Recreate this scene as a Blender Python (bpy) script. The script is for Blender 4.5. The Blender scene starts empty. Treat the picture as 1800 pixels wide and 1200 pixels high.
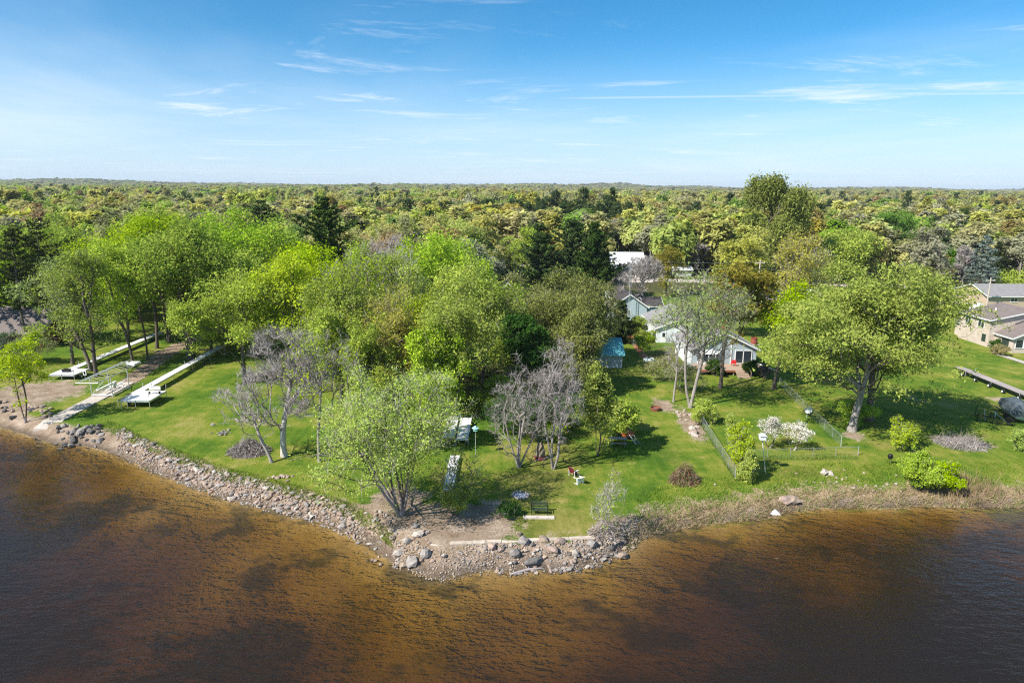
import bpy, math, random
import numpy as np
from mathutils import Matrix, Vector

random.seed(7)
HAZE = 0.00007
SC = bpy.context.scene
COL = SC.collection

# ------------------------------------------------------------------ camera
CAMH, PITCH, ROLL, F = 28.0, math.radians(12.77), math.radians(0.40), 1200.0   # F in pixels of a 1800 px wide frame
cam_d = bpy.data.cameras.new('camera')
cam_d.sensor_width, cam_d.lens = 36.0, 24.0
cam_d.clip_start, cam_d.clip_end = 0.5, 30000.0
cam = bpy.data.objects.new('camera', cam_d)
COL.objects.link(cam)
CAMM = Matrix.Translation((0, 0, CAMH)) @ Matrix.Rotation(math.pi / 2 - PITCH, 4, 'X') @ Matrix.Rotation(ROLL, 4, 'Z')
cam.matrix_world = CAMM
SC.camera = cam
R3 = np.array(CAMM.to_3x3())

# ------------------------------------------------------------------ sun and sky
SUN_EL, SHADOW_AZ = math.radians(44), math.radians(33)     # shadows run to +x and a little to +y
sd = Vector((-math.cos(SHADOW_AZ) * math.cos(SUN_EL), -math.sin(SHADOW_AZ) * math.cos(SUN_EL), math.sin(SUN_EL)))
sun_d = bpy.data.lights.new('sun', 'SUN')
sun_d.energy, sun_d.angle, sun_d.color = 5.0, math.radians(0.53), (1.0, 0.95, 0.87)
sun = bpy.data.objects.new('sun', sun_d)
sun.rotation_euler = sd.to_track_quat('Z', 'Y').to_euler()
COL.objects.link(sun)

W = bpy.data.worlds.new('World')
SC.world = W
W.use_nodes = True
wn, wl = W.node_tree.nodes, W.node_tree.links
wn.clear()
def wnode(t, **k):
    n = wn.new(t)
    for a, b in k.items():
        setattr(n, a, b)
    return n
def wmath(op, a, b=None, c=None, clamp=False):
    n = wnode('ShaderNodeMath', operation=op, use_clamp=clamp)
    for i, v in enumerate((a, b, c)):
        if v is None: continue
        if isinstance(v, (int, float)): n.inputs[i].default_value = v
        else: wl.new(v, n.inputs[i])
    return n.outputs[0]
sky = wnode('ShaderNodeTexSky', sky_type='NISHITA', sun_disc=False)
sky.sun_elevation = SUN_EL
sky.sun_rotation = math.atan2(sd.x, sd.y)
sky.altitude, sky.air_density, sky.dust_density, sky.ozone_density = 250.0, 0.75, 0.35, 3.0
hsv = wnode('ShaderNodeHueSaturation')
hsv.inputs['Hue'].default_value, hsv.inputs['Saturation'].default_value, hsv.inputs['Value'].default_value = 0.482, 1.32, 1.0
wl.new(sky.outputs[0], hsv.inputs['Color'])
wtc = wnode('ShaderNodeTexCoord')
sep = wnode('ShaderNodeSeparateXYZ')
wl.new(wtc.outputs['Generated'], sep.inputs[0])
dx, dy, dz = sep.outputs[0], sep.outputs[1], sep.outputs[2]
zz = wmath('MAXIMUM', wmath('ADD', dz, 0.03), 0.03)
comb = wnode('ShaderNodeCombineXYZ')
wl.new(wmath('DIVIDE', dx, zz), comb.inputs[0]); wl.new(wmath('DIVIDE', dy, zz), comb.inputs[1])
def wnoise(scale, sx, sy, det, rough, off):
    m = wnode('ShaderNodeMapping')
    m.inputs['Scale'].default_value = (sx, sy, 1); m.inputs['Location'].default_value = off
    m.inputs['Rotation'].default_value = (0, 0, 0.25)
    wl.new(comb.outputs[0], m.inputs[0])
    n = wnode('ShaderNodeTexNoise')
    n.inputs['Scale'].default_value, n.inputs['Detail'].default_value, n.inputs['Roughness'].default_value = scale, det, rough
    n.inputs['Distortion'].default_value = 0.6
    wl.new(m.outputs[0], n.inputs['Vector'])
    return n.outputs['Fac']
def wmap(v, a, b, c, d):
    n = wnode('ShaderNodeMapRange', interpolation_type='SMOOTHSTEP')
    for i, q in enumerate((a, b, c, d)): n.inputs[i + 1].default_value = q
    wl.new(v, n.inputs[0])
    return n.outputs[0]
veil = wmap(wnoise(0.16, 0.6, 0.6, 6, 0.62, (-3.0, 2.0, 0)), 0.42, 0.74, 0, 0.55)
wisp = wmap(wnoise(0.6, 0.8, 1.3, 7, 0.66, (2.0, -3.0, 0)), 0.51, 0.74, 0, 0.8)
veil = wmath('MULTIPLY', veil, wmap(dz, 0.02, 0.30, 1.25, 0.25))
cloud = wmath('MAXIMUM', veil, wisp)
# contrail: a thin great-circle band
def ray(px, py):
    v = R3 @ np.array([(px - 900) / F, -(py - 600) / F, -1.0])
    return v / np.linalg.norm(v)
ra, rb = ray(985, 173), ray(1790, 164)
nn = np.cross(ra, rb); nn /= np.linalg.norm(nn)
band = wmath('ABSOLUTE', wmath('ADD', wmath('ADD', wmath('MULTIPLY', dx, float(nn[0])), wmath('MULTIPLY', dy, float(nn[1]))), wmath('MULTIPLY', dz, float(nn[2]))))
trail = wmath('MULTIPLY', wmap(band, 0.0002, 0.0020, 0.32, 0.0), wmap(dx, 0.04, 0.13, 0, 1))
trail = wmath('MULTIPLY', trail, wmap(dy, 0.0, 0.2, 0, 1))
cloud = wmath('MAXIMUM', cloud, trail)
cloud = wmath('MULTIPLY', cloud, wmap(dz, 0.0, 0.10, 0.5, 1))
cm = wnode('ShaderNodeMixRGB')
tn = wnode('ShaderNodeMixRGB', blend_type='MULTIPLY'); tn.inputs[0].default_value = 1.0; tn.inputs[2].default_value = (0.90, 1.0, 1.10, 1)
wl.new(hsv.outputs[0], tn.inputs[1])
hz = wnode('ShaderNodeMixRGB'); hz.inputs[2].default_value = (4.5, 5.7, 6.9, 1)
wl.new(wmap(dz, -0.02, 0.20, 0.85, 0.0), hz.inputs[0]); wl.new(tn.outputs[0], hz.inputs[1])
wl.new(cloud, cm.inputs[0]); wl.new(hz.outputs[0], cm.inputs[1]); cm.inputs[2].default_value = (6.6, 7.2, 7.8, 1)
bg = wnode('ShaderNodeBackground')
bg.inputs['Strength'].default_value = 0.098
wl.new(cm.outputs[0], bg.inputs['Color'])
wo = wnode('ShaderNodeOutputWorld')
wl.new(bg.outputs[0], wo.inputs['Surface'])

SC.view_settings.view_transform = 'Standard'
SC.view_settings.look = 'None'
SC.view_settings.exposure = 0.6
SC.view_settings.gamma = 1.0
SC.view_settings.use_curve_mapping = False
SC.render.engine = 'CYCLES'
SC.cycles.use_denoising = False
SC.cycles.pixel_filter_type = 'BLACKMAN_HARRIS'
SC.cycles.filter_width = 1.15
SC.cycles.max_bounces = 6
SC.cycles.diffuse_bounces = 2
SC.cycles.glossy_bounces = 2
SC.cycles.transmission_bounces = 4
SC.cycles.transparent_max_bounces = 8
SC.cycles.volume_bounces = 0
SC.cycles.caustics_reflective = False
SC.cycles.caustics_refractive = False
SC.cycles.sample_clamp_indirect = 4.0

# ------------------------------------------------------------------ pixel -> place
def G(px, py, z=0.0):
    """ground point (x, y) at height z seen at a photo pixel"""
    d = R3 @ np.array([(px - 900) / F, -(py - 600) / F, -1.0])
    t = (z - CAMH) / d[2]
    return float(d[0] * t), float(d[1] * t)
def V(px, py, Y):
    """(x, z) where the pixel's ray meets the upright plane y = Y"""
    d = R3 @ np.array([(px - 900) / F, -(py - 600) / F, -1.0])
    t = Y / d[1]
    return float(d[0] * t), float(CAMH + d[2] * t)
def mpp(Y, z=0.0):
    return (Y * math.cos(PITCH) + (CAMH - z) * math.sin(PITCH)) / F

# ------------------------------------------------------------------ materials
MATS = {}
def newmat(name):
    m = bpy.data.materials.new(name)
    m.use_nodes = True
    MATS[name] = m
    return m, m.node_tree.nodes, m.node_tree.links, m.node_tree.nodes['Principled BSDF']
def node(nt, t, **k):
    n = nt.nodes.new(t)
    for a, b in k.items(): setattr(n, a, b)
    return n
def plain(name, col, rough=0.6, metal=0.0, var=0.18, scale=3.0, bump=0.0, spec=0.3, stretch=(1, 1, 1)):
    """a painted / weathered surface: colour with noise blotches, optional fine relief"""
    m, n, l, p = newmat(name)
    nt = m.node_tree
    tc = node(nt, 'ShaderNodeTexCoord'); mp = node(nt, 'ShaderNodeMapping')
    mp.inputs['Scale'].default_value = stretch
    l.new(tc.outputs['Object'], mp.inputs[0])
    nz = node(nt, 'ShaderNodeTexNoise'); nz.inputs['Scale'].default_value = scale; nz.inputs['Detail'].default_value = 5
    nz.inputs['Roughness'].default_value = 0.65
    l.new(mp.outputs[0], nz.inputs['Vector'])
    mr = node(nt, 'ShaderNodeMapRange')
    mr.inputs[1].default_value, mr.inputs[2].default_value, mr.inputs[3].default_value, mr.inputs[4].default_value = 0.3, 0.7, 1 - var, 1 + var
    l.new(nz.outputs['Fac'], mr.inputs[0])
    oi = node(nt, 'ShaderNodeObjectInfo')
    mr2 = node(nt, 'ShaderNodeMapRange')
    mr2.inputs[3].default_value, mr2.inputs[4].default_value = 1 - var * 0.6, 1 + var * 0.6
    l.new(oi.outputs['Random'], mr2.inputs[0])
    mu = node(nt, 'ShaderNodeMath', operation='MULTIPLY')
    l.new(mr.outputs[0], mu.inputs[0]); l.new(mr2.outputs[0], mu.inputs[1])
    vm = node(nt, 'ShaderNodeVectorMath', operation='SCALE')
    vm.inputs[0].default_value = col[:3]
    l.new(mu.outputs[0], vm.inputs['Scale'])
    l.new(vm.outputs[0], p.inputs['Base Color'])
    p.inputs['Roughness'].default_value = rough; p.inputs['Metallic'].default_value = metal
    p.inputs['Specular IOR Level'].default_value = spec
    if bump:
        b = node(nt, 'ShaderNodeBump'); b.inputs['Strength'].default_value = bump; b.inputs['Distance'].default_value = 0.05
        l.new(nz.outputs['Fac'], b.inputs['Height']); l.new(b.outputs[0], p.inputs['Normal'])
    return m
def striped(name, col, col2, period, axis='Z', rough=0.6, var=0.12):
    """lap siding / ribbed metal / shingle courses: thin darker joint lines every period metres, with relief"""
    m = plain(name, col, rough, var=var, scale=1.3)
    nt = m.node_tree; l = nt.links; p = nt.nodes['Principled BSDF']
    src = p.inputs['Base Color'].links[0].from_socket
    tc = node(nt, 'ShaderNodeTexCoord'); sp = node(nt, 'ShaderNodeSeparateXYZ')
    l.new(tc.outputs['Object'], sp.inputs[0])
    dv = node(nt, 'ShaderNodeMath', operation='DIVIDE'); dv.inputs[1].default_value = period
    l.new(sp.outputs['XYZ'.index(axis)], dv.inputs[0])
    fr = node(nt, 'ShaderNodeMath', operation='FRACT'); l.new(dv.outputs[0], fr.inputs[0])
    lt = node(nt, 'ShaderNodeMath', operation='LESS_THAN'); lt.inputs[1].default_value = 0.16
    l.new(fr.outputs[0], lt.inputs[0])
    mx = node(nt, 'ShaderNodeMixRGB'); mx.inputs[2].default_value = (*col2, 1)
    l.new(lt.outputs[0], mx.inputs[0]); l.new(src, mx.inputs[1]); l.new(mx.outputs[0], p.inputs['Base Color'])
    b = node(nt, 'ShaderNodeBump'); b.inputs['Strength'].default_value = 0.5; b.inputs['Distance'].default_value = 0.02
    l.new(fr.outputs[0], b.inputs['Height']); l.new(b.outputs[0], p.inputs['Normal'])
    return m
def leaf(name, c1, c2, trans=0.38, tint=0.16, hue=0.011):
    """leaves: two tones mixed leaf by leaf, whole-tree tint, light through the blade"""
    m = bpy.data.materials.new(name); m.use_nodes = True; MATS[name] = m
    nt = m.node_tree; nt.nodes.clear(); l = nt.links
    g = node(nt, 'ShaderNodeNewGeometry'); oi = node(nt, 'ShaderNodeObjectInfo')
    mx = node(nt, 'ShaderNodeMixRGB')
    mx.inputs[1].default_value = (*c1, 1); mx.inputs[2].default_value = (*c2, 1)
    l.new(g.outputs['Random Per Island'], mx.inputs[0])
    hs = node(nt, 'ShaderNodeHueSaturation')
    def rng_(lo, hi, mul):
        a = node(nt, 'ShaderNodeMath', operation='MULTIPLY'); a.inputs[1].default_value = mul
        f = node(nt, 'ShaderNodeMath', operation='FRACT')
        l.new(oi.outputs['Random'], a.inputs[0]); l.new(a.outputs[0], f.inputs[0])
        r = node(nt, 'ShaderNodeMapRange'); r.inputs[3].default_value = lo; r.inputs[4].default_value = hi
        l.new(f.outputs[0], r.inputs[0]); return r.outputs[0]
    l.new(rng_(0.5 - hue, 0.5 + hue, 7.13), hs.inputs['Hue'])
    l.new(rng_(1 - tint, 1 + tint, 1.0), hs.inputs['Value'])
    l.new(rng_(0.85, 1.1, 3.7), hs.inputs['Saturation'])
    l.new(mx.outputs[0], hs.inputs['Color'])
    d = node(nt, 'ShaderNodeBsdfDiffuse'); t = node(nt, 'ShaderNodeBsdfTranslucent'); ms = node(nt, 'ShaderNodeMixShader')
    l.new(hs.outputs[0], d.inputs[0]); l.new(hs.outputs[0], t.inputs[0])
    ms.inputs[0].default_value = trans
    l.new(d.outputs[0], ms.inputs[1]); l.new(t.outputs[0], ms.inputs[2])
    o = node(nt, 'ShaderNodeOutputMaterial'); l.new(ms.outputs[0], o.inputs[0])
    return m

leaf('leaf_maple', (0.48, 0.62, 0.022), (0.24, 0.40, 0.017))
leaf('leaf_light', (0.55, 0.65, 0.050), (0.27, 0.39, 0.028))
leaf('leaf_elm', (0.53, 0.64, 0.045), (0.25, 0.38, 0.025))
leaf('leaf_pale', (0.46, 0.55, 0.11), (0.23, 0.32, 0.055))
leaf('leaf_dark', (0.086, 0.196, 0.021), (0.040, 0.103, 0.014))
leaf('leaf_bright', (0.20, 0.38, 0.03), (0.10, 0.22, 0.02))
leaf('leaf_olive', (0.36, 0.38, 0.11), (0.19, 0.215, 0.06))
leaf('leaf_bronze', (0.436, 0.317, 0.040), (0.211, 0.224, 0.026))
leaf('leaf_rust', (0.36, 0.23, 0.075), (0.20, 0.13, 0.045))
leaf('leaf_tan', (0.56, 0.48, 0.15), (0.32, 0.29, 0.085))
leaf('leaf_yellow', (0.554, 0.528, 0.099), (0.317, 0.330, 0.053))
leaf('leaf_willow', (0.330, 0.383, 0.092), (0.185, 0.238, 0.053))
leaf('leaf_twig', (0.300, 0.250, 0.200), (0.170, 0.140, 0.120), trans=0.0)
leaf('needle_pine', (0.094, 0.144, 0.035), (0.037, 0.069, 0.018), trans=0.1)
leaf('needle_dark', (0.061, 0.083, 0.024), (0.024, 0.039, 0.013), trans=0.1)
leaf('needle_blue', (0.264, 0.319, 0.275), (0.110, 0.149, 0.121), trans=0.05)
leaf('petal', (0.850, 0.800, 0.740), (0.700, 0.660, 0.520), trans=0.3)
leaf('straw', (0.52, 0.38, 0.25), (0.28, 0.19, 0.115), trans=0.15)
leaf('grass_blade', (0.250, 0.338, 0.050), (0.125, 0.213, 0.031), trans=0.3)
for nm_, a_, b_ in (('tan', (.62, .58, .22), (.40, .39, .13)), ('yellow', (.64, .62, .16), (.41, .42, .09)), ('light', (.54, .60, .14), (.33, .41, .07)), ('maple', (.46, .60, .06), (.26, .40, .03)),
                    ('olive', (.42, .43, .18), (.26, .27, .10)), ('rust', (.46, .32, .15), (.29, .20, .08)), ('grey', (.47, .46, .28), (.30, .30, .17)), ('bright', (.34, .50, .08), (.20, .33, .04)),
                    ('bronze', (.54, .43, .11), (.33, .29, .06)), ('pine', (.11, .16, .05), (.05, .085, .025))):
    leaf('far_' + nm_, a_, b_, trans=.42, hue=.009)
plain('bark', (0.13, 0.105, 0.085), 0.9, var=0.35, scale=6, bump=0.5, stretch=(1, 1, .3))
plain('bark_grey', (0.33, 0.29, 0.26), 0.9, var=0.3, scale=6, bump=0.4, stretch=(1, 1, .3))
plain('bark_pale', (0.55, 0.50, 0.45), 0.85, var=0.25, scale=5, bump=0.3, stretch=(1, 1, .3))
plain('twig_grey', (0.40, 0.355, 0.33), 0.9, var=0.25, scale=2)

# ------------------------------------------------------------------ mesh helpers
def mesh_np(name, v, faces_list, mats, smooth=False):
    """faces_list: list of (faces array (n,k), material index)"""
    me = bpy.data.meshes.new(name)
    v = np.asarray(v, np.float32)
    me.vertices.add(len(v)); me.vertices.foreach_set('co', v.ravel())
    idx, start, tot, mi, s = [], [], [], [], 0
    for f, m in faces_list:
        f = np.asarray(f, np.int32)
        if not len(f): continue
        n, k = f.shape
        idx.append(f.ravel()); start.append(s + np.arange(n) * k); tot.append(np.full(n, k)); mi.append(np.full(n, m)); s += n * k
    idx = np.concatenate(idx); start = np.concatenate(start); tot = np.concatenate(tot); mi = np.concatenate(mi)
    me.loops.add(len(idx)); me.loops.foreach_set('vertex_index', idx.astype(np.int32))
    me.polygons.add(len(start))
    me.polygons.foreach_set('loop_start', start.astype(np.int32)); me.polygons.foreach_set('loop_total', tot.astype(np.int32))
    me.polygons.foreach_set('material_index', mi.astype(np.int32))
    if smooth: me.polygons.foreach_set('use_smooth', np.ones(len(start), bool))
    for m in mats: me.materials.append(MATS[m] if isinstance(m, str) else m)
    me.update(calc_edges=True)
    return me
def link(name, me, parent=None, loc=(0, 0, 0), rz=0.0):
    o = bpy.data.objects.new(name, me); COL.objects.link(o)
    o.location = loc; o.rotation_euler = (0, 0, rz)
    if parent: o.parent = parent
    return o
def tag(o, label=None, cat=None, group=None, kind=None):
    if label: o['label'] = label
    if cat: o['category'] = cat
    if group: o['group'] = group
    if kind: o['kind'] = kind
    return o
def thing(name, label, cat, loc=(0, 0, 0), rz=0.0, group=None):
    return tag(link(name, None, None, loc, rz), label, cat, group)
def copy_tree(o, parent=None):
    c = o.copy(); COL.objects.link(c); c.parent = parent
    for ch in list(o.children): copy_tree(ch, c)
    return c
class MB:
    def __init__(s): s.v, s.f = [], []
    def add(s, vs, fs):
        b = len(s.v); s.v += [tuple(map(float, q)) for q in vs]; s.f += [tuple(b + i for i in f) for f in fs]; return s
    def box(s, x0, x1, y0, y1, z0, z1):
        return s.add([(x0, y0, z0), (x1, y0, z0), (x1, y1, z0), (x0, y1, z0), (x0, y0, z1), (x1, y0, z1), (x1, y1, z1), (x0, y1, z1)],
                     [(3, 2, 1, 0), (4, 5, 6, 7), (0, 1, 5, 4), (1, 2, 6, 5), (2, 3, 7, 6), (3, 0, 4, 7)])
    def tube(s, p, q, r0, r1=None, n=6):
        r1 = r0 if r1 is None else r1
        p, q = Vector(p), Vector(q); d = (q - p).normalized()
        a = d.orthogonal().normalized(); b = d.cross(a)
        vs = [c + (a * math.cos(t) + b * math.sin(t)) * r for c, r in ((p, r0), (q, r1)) for t in [2 * math.pi * i / n for i in range(n)]]
        return s.add(vs, [(i, (i + 1) % n, n + (i + 1) % n, n + i) for i in range(n)] + [tuple(range(n - 1, -1, -1)), tuple(range(n, 2 * n))])
    def beam(s, p, q, w, h):
        p, q = Vector(p), Vector(q); d = (q - p).normalized()
        a = d.cross(Vector((0, 0, 1)))
        a = a.normalized() if a.length > 1e-4 else Vector((1, 0, 0)); b = a.cross(d)
        vs = [c + a * (i * w / 2) + b * (j * h / 2) for c in (p, q) for i, j in ((-1, -1), (1, -1), (1, 1), (-1, 1))]
        return s.add(vs, [(3, 2, 1, 0), (4, 5, 6, 7), (0, 1, 5, 4), (1, 2, 6, 5), (2, 3, 7, 6), (3, 0, 4, 7)])
    def prism(s, pts, y0, y1):
        """polygon in x,z extruded along y"""
        n = len(pts)
        vs = [(x, y0, z) for x, z in pts] + [(x, y1, z) for x, z in pts]
        return s.add(vs, [tuple(range(n)), tuple(range(2 * n - 1, n - 1, -1))] + [((i + 1) % n, i, n + i, n + (i + 1) % n) for i in range(n)])
    def slab(s, quad, t):
        """a thick roof / ramp plate from four corner points, thickness t downwards"""
        lo = [(x, y, z - t) for x, y, z in quad]
        return s.add(list(quad) + lo, [(0, 1, 2, 3), (7, 6, 5, 4), (0, 4, 5, 1), (1, 5, 6, 2), (2, 6, 7, 3), (3, 7, 4, 0)])
    def lathe(s, prof, n=12, cx=0, cy=0):
        b = [(cx + r * math.cos(2 * math.pi * i / n), cy + r * math.sin(2 * math.pi * i / n), z) for r, z in prof for i in range(n)]
        return s.add(b, [(k * n + i, k * n + (i + 1) % n, (k + 1) * n + (i + 1) % n, (k + 1) * n + i) for k in range(len(prof) - 1) for i in range(n)])
    def mesh(s, name, mat, smooth=False):
        me = bpy.data.meshes.new(name); me.from_pydata(s.v, [], s.f); me.materials.append(MATS[mat])
        me.validate()
        bmfix(me)
        if smooth:
            for p in me.polygons: p.use_smooth = True
        return me
    def build(s, name, mat, parent=None, loc=(0, 0, 0), rz=0.0, smooth=False):
        return link(name, s.mesh(name, mat, smooth), parent, loc, rz)
def bmfix(me):
    import bmesh
    bm = bmesh.new(); bm.from_mesh(me); bmesh.ops.recalc_face_normals(bm, faces=bm.faces); bm.to_mesh(me); bm.free()

# ------------------------------------------------------------------ terrain
def vnoise(x, y, seed, sc):
    r = np.random.default_rng(seed); o = np.zeros_like(np.asarray(x, float))
    for k in range(6):
        a, ph, w = r.uniform(0, 6.28), r.uniform(0, 6.28), sc * r.uniform(.6, 1.7)
        o = o + np.sin((np.cos(a) * x + np.sin(a) * y) * 6.28 / w + ph + 1.3 * np.sin((np.sin(a) * x - np.cos(a) * y) * 4.1 / w))
    return o / 6
WATER = -1.0
SHORE_PX = [(-40, 736), (0, 750), (60, 768), (100, 780), (150, 783), (205, 797), (260, 824), (330, 850), (400, 876), (470, 893), (560, 917), (620, 940), (660, 962),
            (690, 988), (735, 1004), (775, 1016), (815, 1006), (850, 1000), (905, 1004), (950, 1000), (1010, 999), (1060, 987), (1100, 967), (1130, 943), (1180, 930),
            (1260, 918), (1340, 908), (1400, 897), (1450, 893), (1500, 891), (1560, 894), (1620, 888), (1700, 892), (1800, 889), (1840, 888)]
shore = [G(x, y, WATER) for x, y in SHORE_PX]
shore = [(-9000, 700), (-900, 330), (-300, 190), (-140, 118)] + shore + [(140, 66), (260, 80), (900, 120), (9000, 300)]
SHORE = np.array(shore)
def sdist(x, y):
    """metres inland from the waterline (negative in the lake)"""
    x = np.asarray(x, float); y = np.asarray(y, float)
    best = np.full(x.shape, 1e9); ny = np.full(x.shape, -1e9)
    for (ax, ay), (bx, by) in zip(SHORE[:-1], SHORE[1:]):
        ux, uy = bx - ax, by - ay; L = ux * ux + uy * uy
        t = np.clip(((x - ax) * ux + (y - ay) * uy) / L, 0, 1)
        best = np.minimum(best, np.hypot(x - ax - t * ux, y - ay - t * uy))
    # inside = above the polyline, counted by crossings of a ray towards -y
    cnt = np.zeros(x.shape, int)
    for (ax, ay), (bx, by) in zip(SHORE[:-1], SHORE[1:]):
        lo, hi = (ax, bx) if ax <= bx else (bx, ax)
        m = (x >= lo) & (x < hi)
        yy = ay + (by - ay) * (x - ax) / (bx - ax if abs(bx - ax) > 1e-9 else 1e-9)
        cnt += (m & (yy < y)).astype(int)
    return np.where(cnt % 2 == 1, best, -best)
def hillz(x, y):
    s = np.clip((np.hypot(x, y) - 1500) / 3000, 0, 1); s = s * s * (3 - 2 * s)
    return s * np.maximum(0, 8 + 34 * vnoise(x, y, 5, 2400) + 14 * vnoise(x, y, 6, 600) + np.clip(-x / 600, -4, 8))
def groundz(x, y):
    x = np.asarray(x, float); y = np.asarray(y, float)
    d = sdist(x, y) + 0.22 * vnoise(x, y, 1, 3.0) * (np.hypot(x, y - 70) < 160)
    bw = np.where(x > 13, 5.5, 3.0)
    t = np.clip(d / bw, 0, 1); land = WATER + (t * (2 - t)) * 1.0
    bed = WATER - np.interp(-d, [0, 1, 4, 10, 18, 30, 50, 120, 400], [0, .14, .34, .62, 1.05, 1.5, 1.8, 2.4, 3.5])
    bed = WATER + (bed - WATER) * np.interp(x + 6 * vnoise(x, y, 8, 22.0), [-70, -25, 3, 14, 40, 80], [1.45, 1.0, 1.2, 1.55, 1.6, 1.8]) * (1 + .35 * vnoise(x, y, 9, 14.0))
    bed = np.maximum(bed, -9.6)
    z = np.where(d > 0, land, bed)
    z = z + np.where(d > 4, 0.05 * vnoise(x, y, 3, 9.0), 0.0) + np.where(d < -1, 0.07 * vnoise(x, y, 4, 5.0), 0)
    return z + np.where(d > 0, hillz(x, y), 0)
def gz(x, y): return float(groundz(np.array([x]), np.array([y]))[0])

def axis(lo, hi, step, far_lo, far_hi, grow):
    a = list(np.arange(lo, hi + step, step)); s = step; v = a[-1]
    while v < far_hi: s *= grow; v += s; a.append(v)
    s = step; v = a[0]; b = []
    while v > far_lo: s *= grow; v -= s; b.append(v)
    return np.array(b[::-1] + a)
gx = axis(-78, 95, 0.65, -9000, 9000, 1.14); gy = axis(22, 108, 0.65, -2500, 9500, 1.10)
X, Y = np.meshgrid(gx, gy)
Z = groundz(X.ravel(), Y.ravel()).reshape(X.shape)
ny_, nx_ = X.shape
ii = np.arange(ny_ * nx_).reshape(ny_, nx_)
quads = np.stack([ii[:-1, :-1], ii[:-1, 1:], ii[1:, 1:], ii[1:, :-1]], -1).reshape(-1, 4)

# what covers the ground: R sand/earth, G dry reed litter, B darker woodland floor, A algae
def blob(xs, ys, cx, cy, rx, ry, p=1.0):
    return np.clip(1.12 - 0.92 * (((xs - cx) / rx) ** 2 + ((ys - cy) / ry) ** 2) ** 0.5, 0, 1) * p
def pblob(px, py, wx, wy, p=1.0):
    cx, cy = G(px, py); k = mpp(cy); _, y2 = G(px, py - wy)
    return blob(xf, yf, cx, cy, wx * k, abs(y2 - cy), p)
xf, yf = X.ravel(), Y.ravel(); df = sdist(xf, yf)
sand = np.zeros_like(xf)
for a in [(60, 690, 95, 22), (20, 715, 70, 16), (720, 930, 45, 30), (800, 928, 130, 34), (850, 905, 70, 26), (745, 950, 80, 30), (660, 925, 70, 30), (780, 905, 110, 28), (700, 900, 80, 26), (700, 880, 60, 26), (350, 800, 0.1, 0.1), (640, 905, 60, 24), (690, 915, 70, 36), (720, 960, 60, 22), (1165, 712, 22, 12),
          (1215, 745, 26, 30, .9), (500, 750, 30, 6, .5), (1500, 765, 30, 12, .7), (1690, 775, 70, 16, .75), (1600, 700, 60, 14, .4), (990, 938, 60, 6, .6), (900, 655, 50, 30, .6),
          (1260, 790, 10, 40, .5), (905, 545, 40, 14), (1750, 700, 40, 10, .5), (290, 620, 30, 12, .8), (960, 790, 60, 20, .35), (1120, 815, 40, 16, .35), (1230, 800, 60, 40, .25)]:
    sand = np.maximum(sand, pblob(a[0], a[1], a[2] * 1.25, a[3] * 1.3, *a[4:]))
# dirt track from the ramp back under the trees, orange mulch strip by the shed fence
def strip(pts, w, p=1.0):
    m = np.zeros_like(xf)
    for (ax, ay), (bx, by) in zip(pts[:-1], pts[1:]):
        ux, uy = bx - ax, by - ay; t = np.clip(((xf - ax) * ux + (yf - ay) * uy) / (ux * ux + uy * uy), 0, 1)
        m = np.maximum(m, np.clip(1.5 - 1.5 * np.hypot(xf - ax - t * ux, yf - ay - t * uy) / w, 0, 1) * p)
    return m
sand = np.maximum(sand, strip([(-55.4, 88), (-55.6, 95), (-57.5, 106), (-59.5, 118), (-58, 135)], 2.2, .95))
worn = np.zeros_like(xf)
for a in [(970, 920, 120, 40), (950, 850, 130, 60, .8), (960, 800, 120, 40, .8), (1180, 800, 60, 50, .5), (1400, 830, 160, 20, .7), (1380, 760, 70, 30, .55), (560, 790, 120, 30, .5), (60, 660, 120, 30, .6), (1550, 780, 80, 30, .5), (330, 770, 60, 16, .4), (1120, 720, 60, 60, .35)]:
    worn = np.maximum(worn, pblob(*a))
mulch = strip([G(1100, 580), G(1133, 628)], 0.9)
sand = np.maximum(sand, np.where((df > -0.5) & (xf < 14), np.clip(1.15 - df / 4.2, 0, .85), 0))
sand = np.maximum(sand, np.where((df > -0.3), np.clip(.9 - df / 2.4, 0, .7), 0))
dry = np.clip(np.where((xf > 12) & (df > 0.2), 1.2 - df / 4.6, 0), 0, 1)
dry = np.maximum(dry, np.where((xf < 14) & (df > 1.5), np.clip(1.1 - df / 5.0, 0, 1) * .55, 0))
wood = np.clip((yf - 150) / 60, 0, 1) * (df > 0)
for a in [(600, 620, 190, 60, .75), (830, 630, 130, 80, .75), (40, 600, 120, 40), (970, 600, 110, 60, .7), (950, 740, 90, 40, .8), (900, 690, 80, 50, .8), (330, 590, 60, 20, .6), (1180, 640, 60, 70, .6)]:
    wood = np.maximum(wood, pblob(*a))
alga = np.clip(np.where((xf > 44), 1 - np.abs(df + 1.4) / 2.2, np.where(xf > 14, 0.7 - np.abs(df + 0.5) / 1.2, 0)), 0, 1)
gme = mesh_np('ground', np.stack([xf, yf, Z.ravel()], -1), [(quads, 0)], [], smooth=True)
for nm, arr in (('cover', (sand, dry, wood, alga)), ('cover2', (mulch, worn, np.zeros_like(sand), np.zeros_like(sand)))):
    at = gme.color_attributes.new(nm, 'FLOAT_COLOR', 'POINT')
    at.data.foreach_set('color', np.stack(arr, -1).astype(np.float32).ravel())

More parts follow.
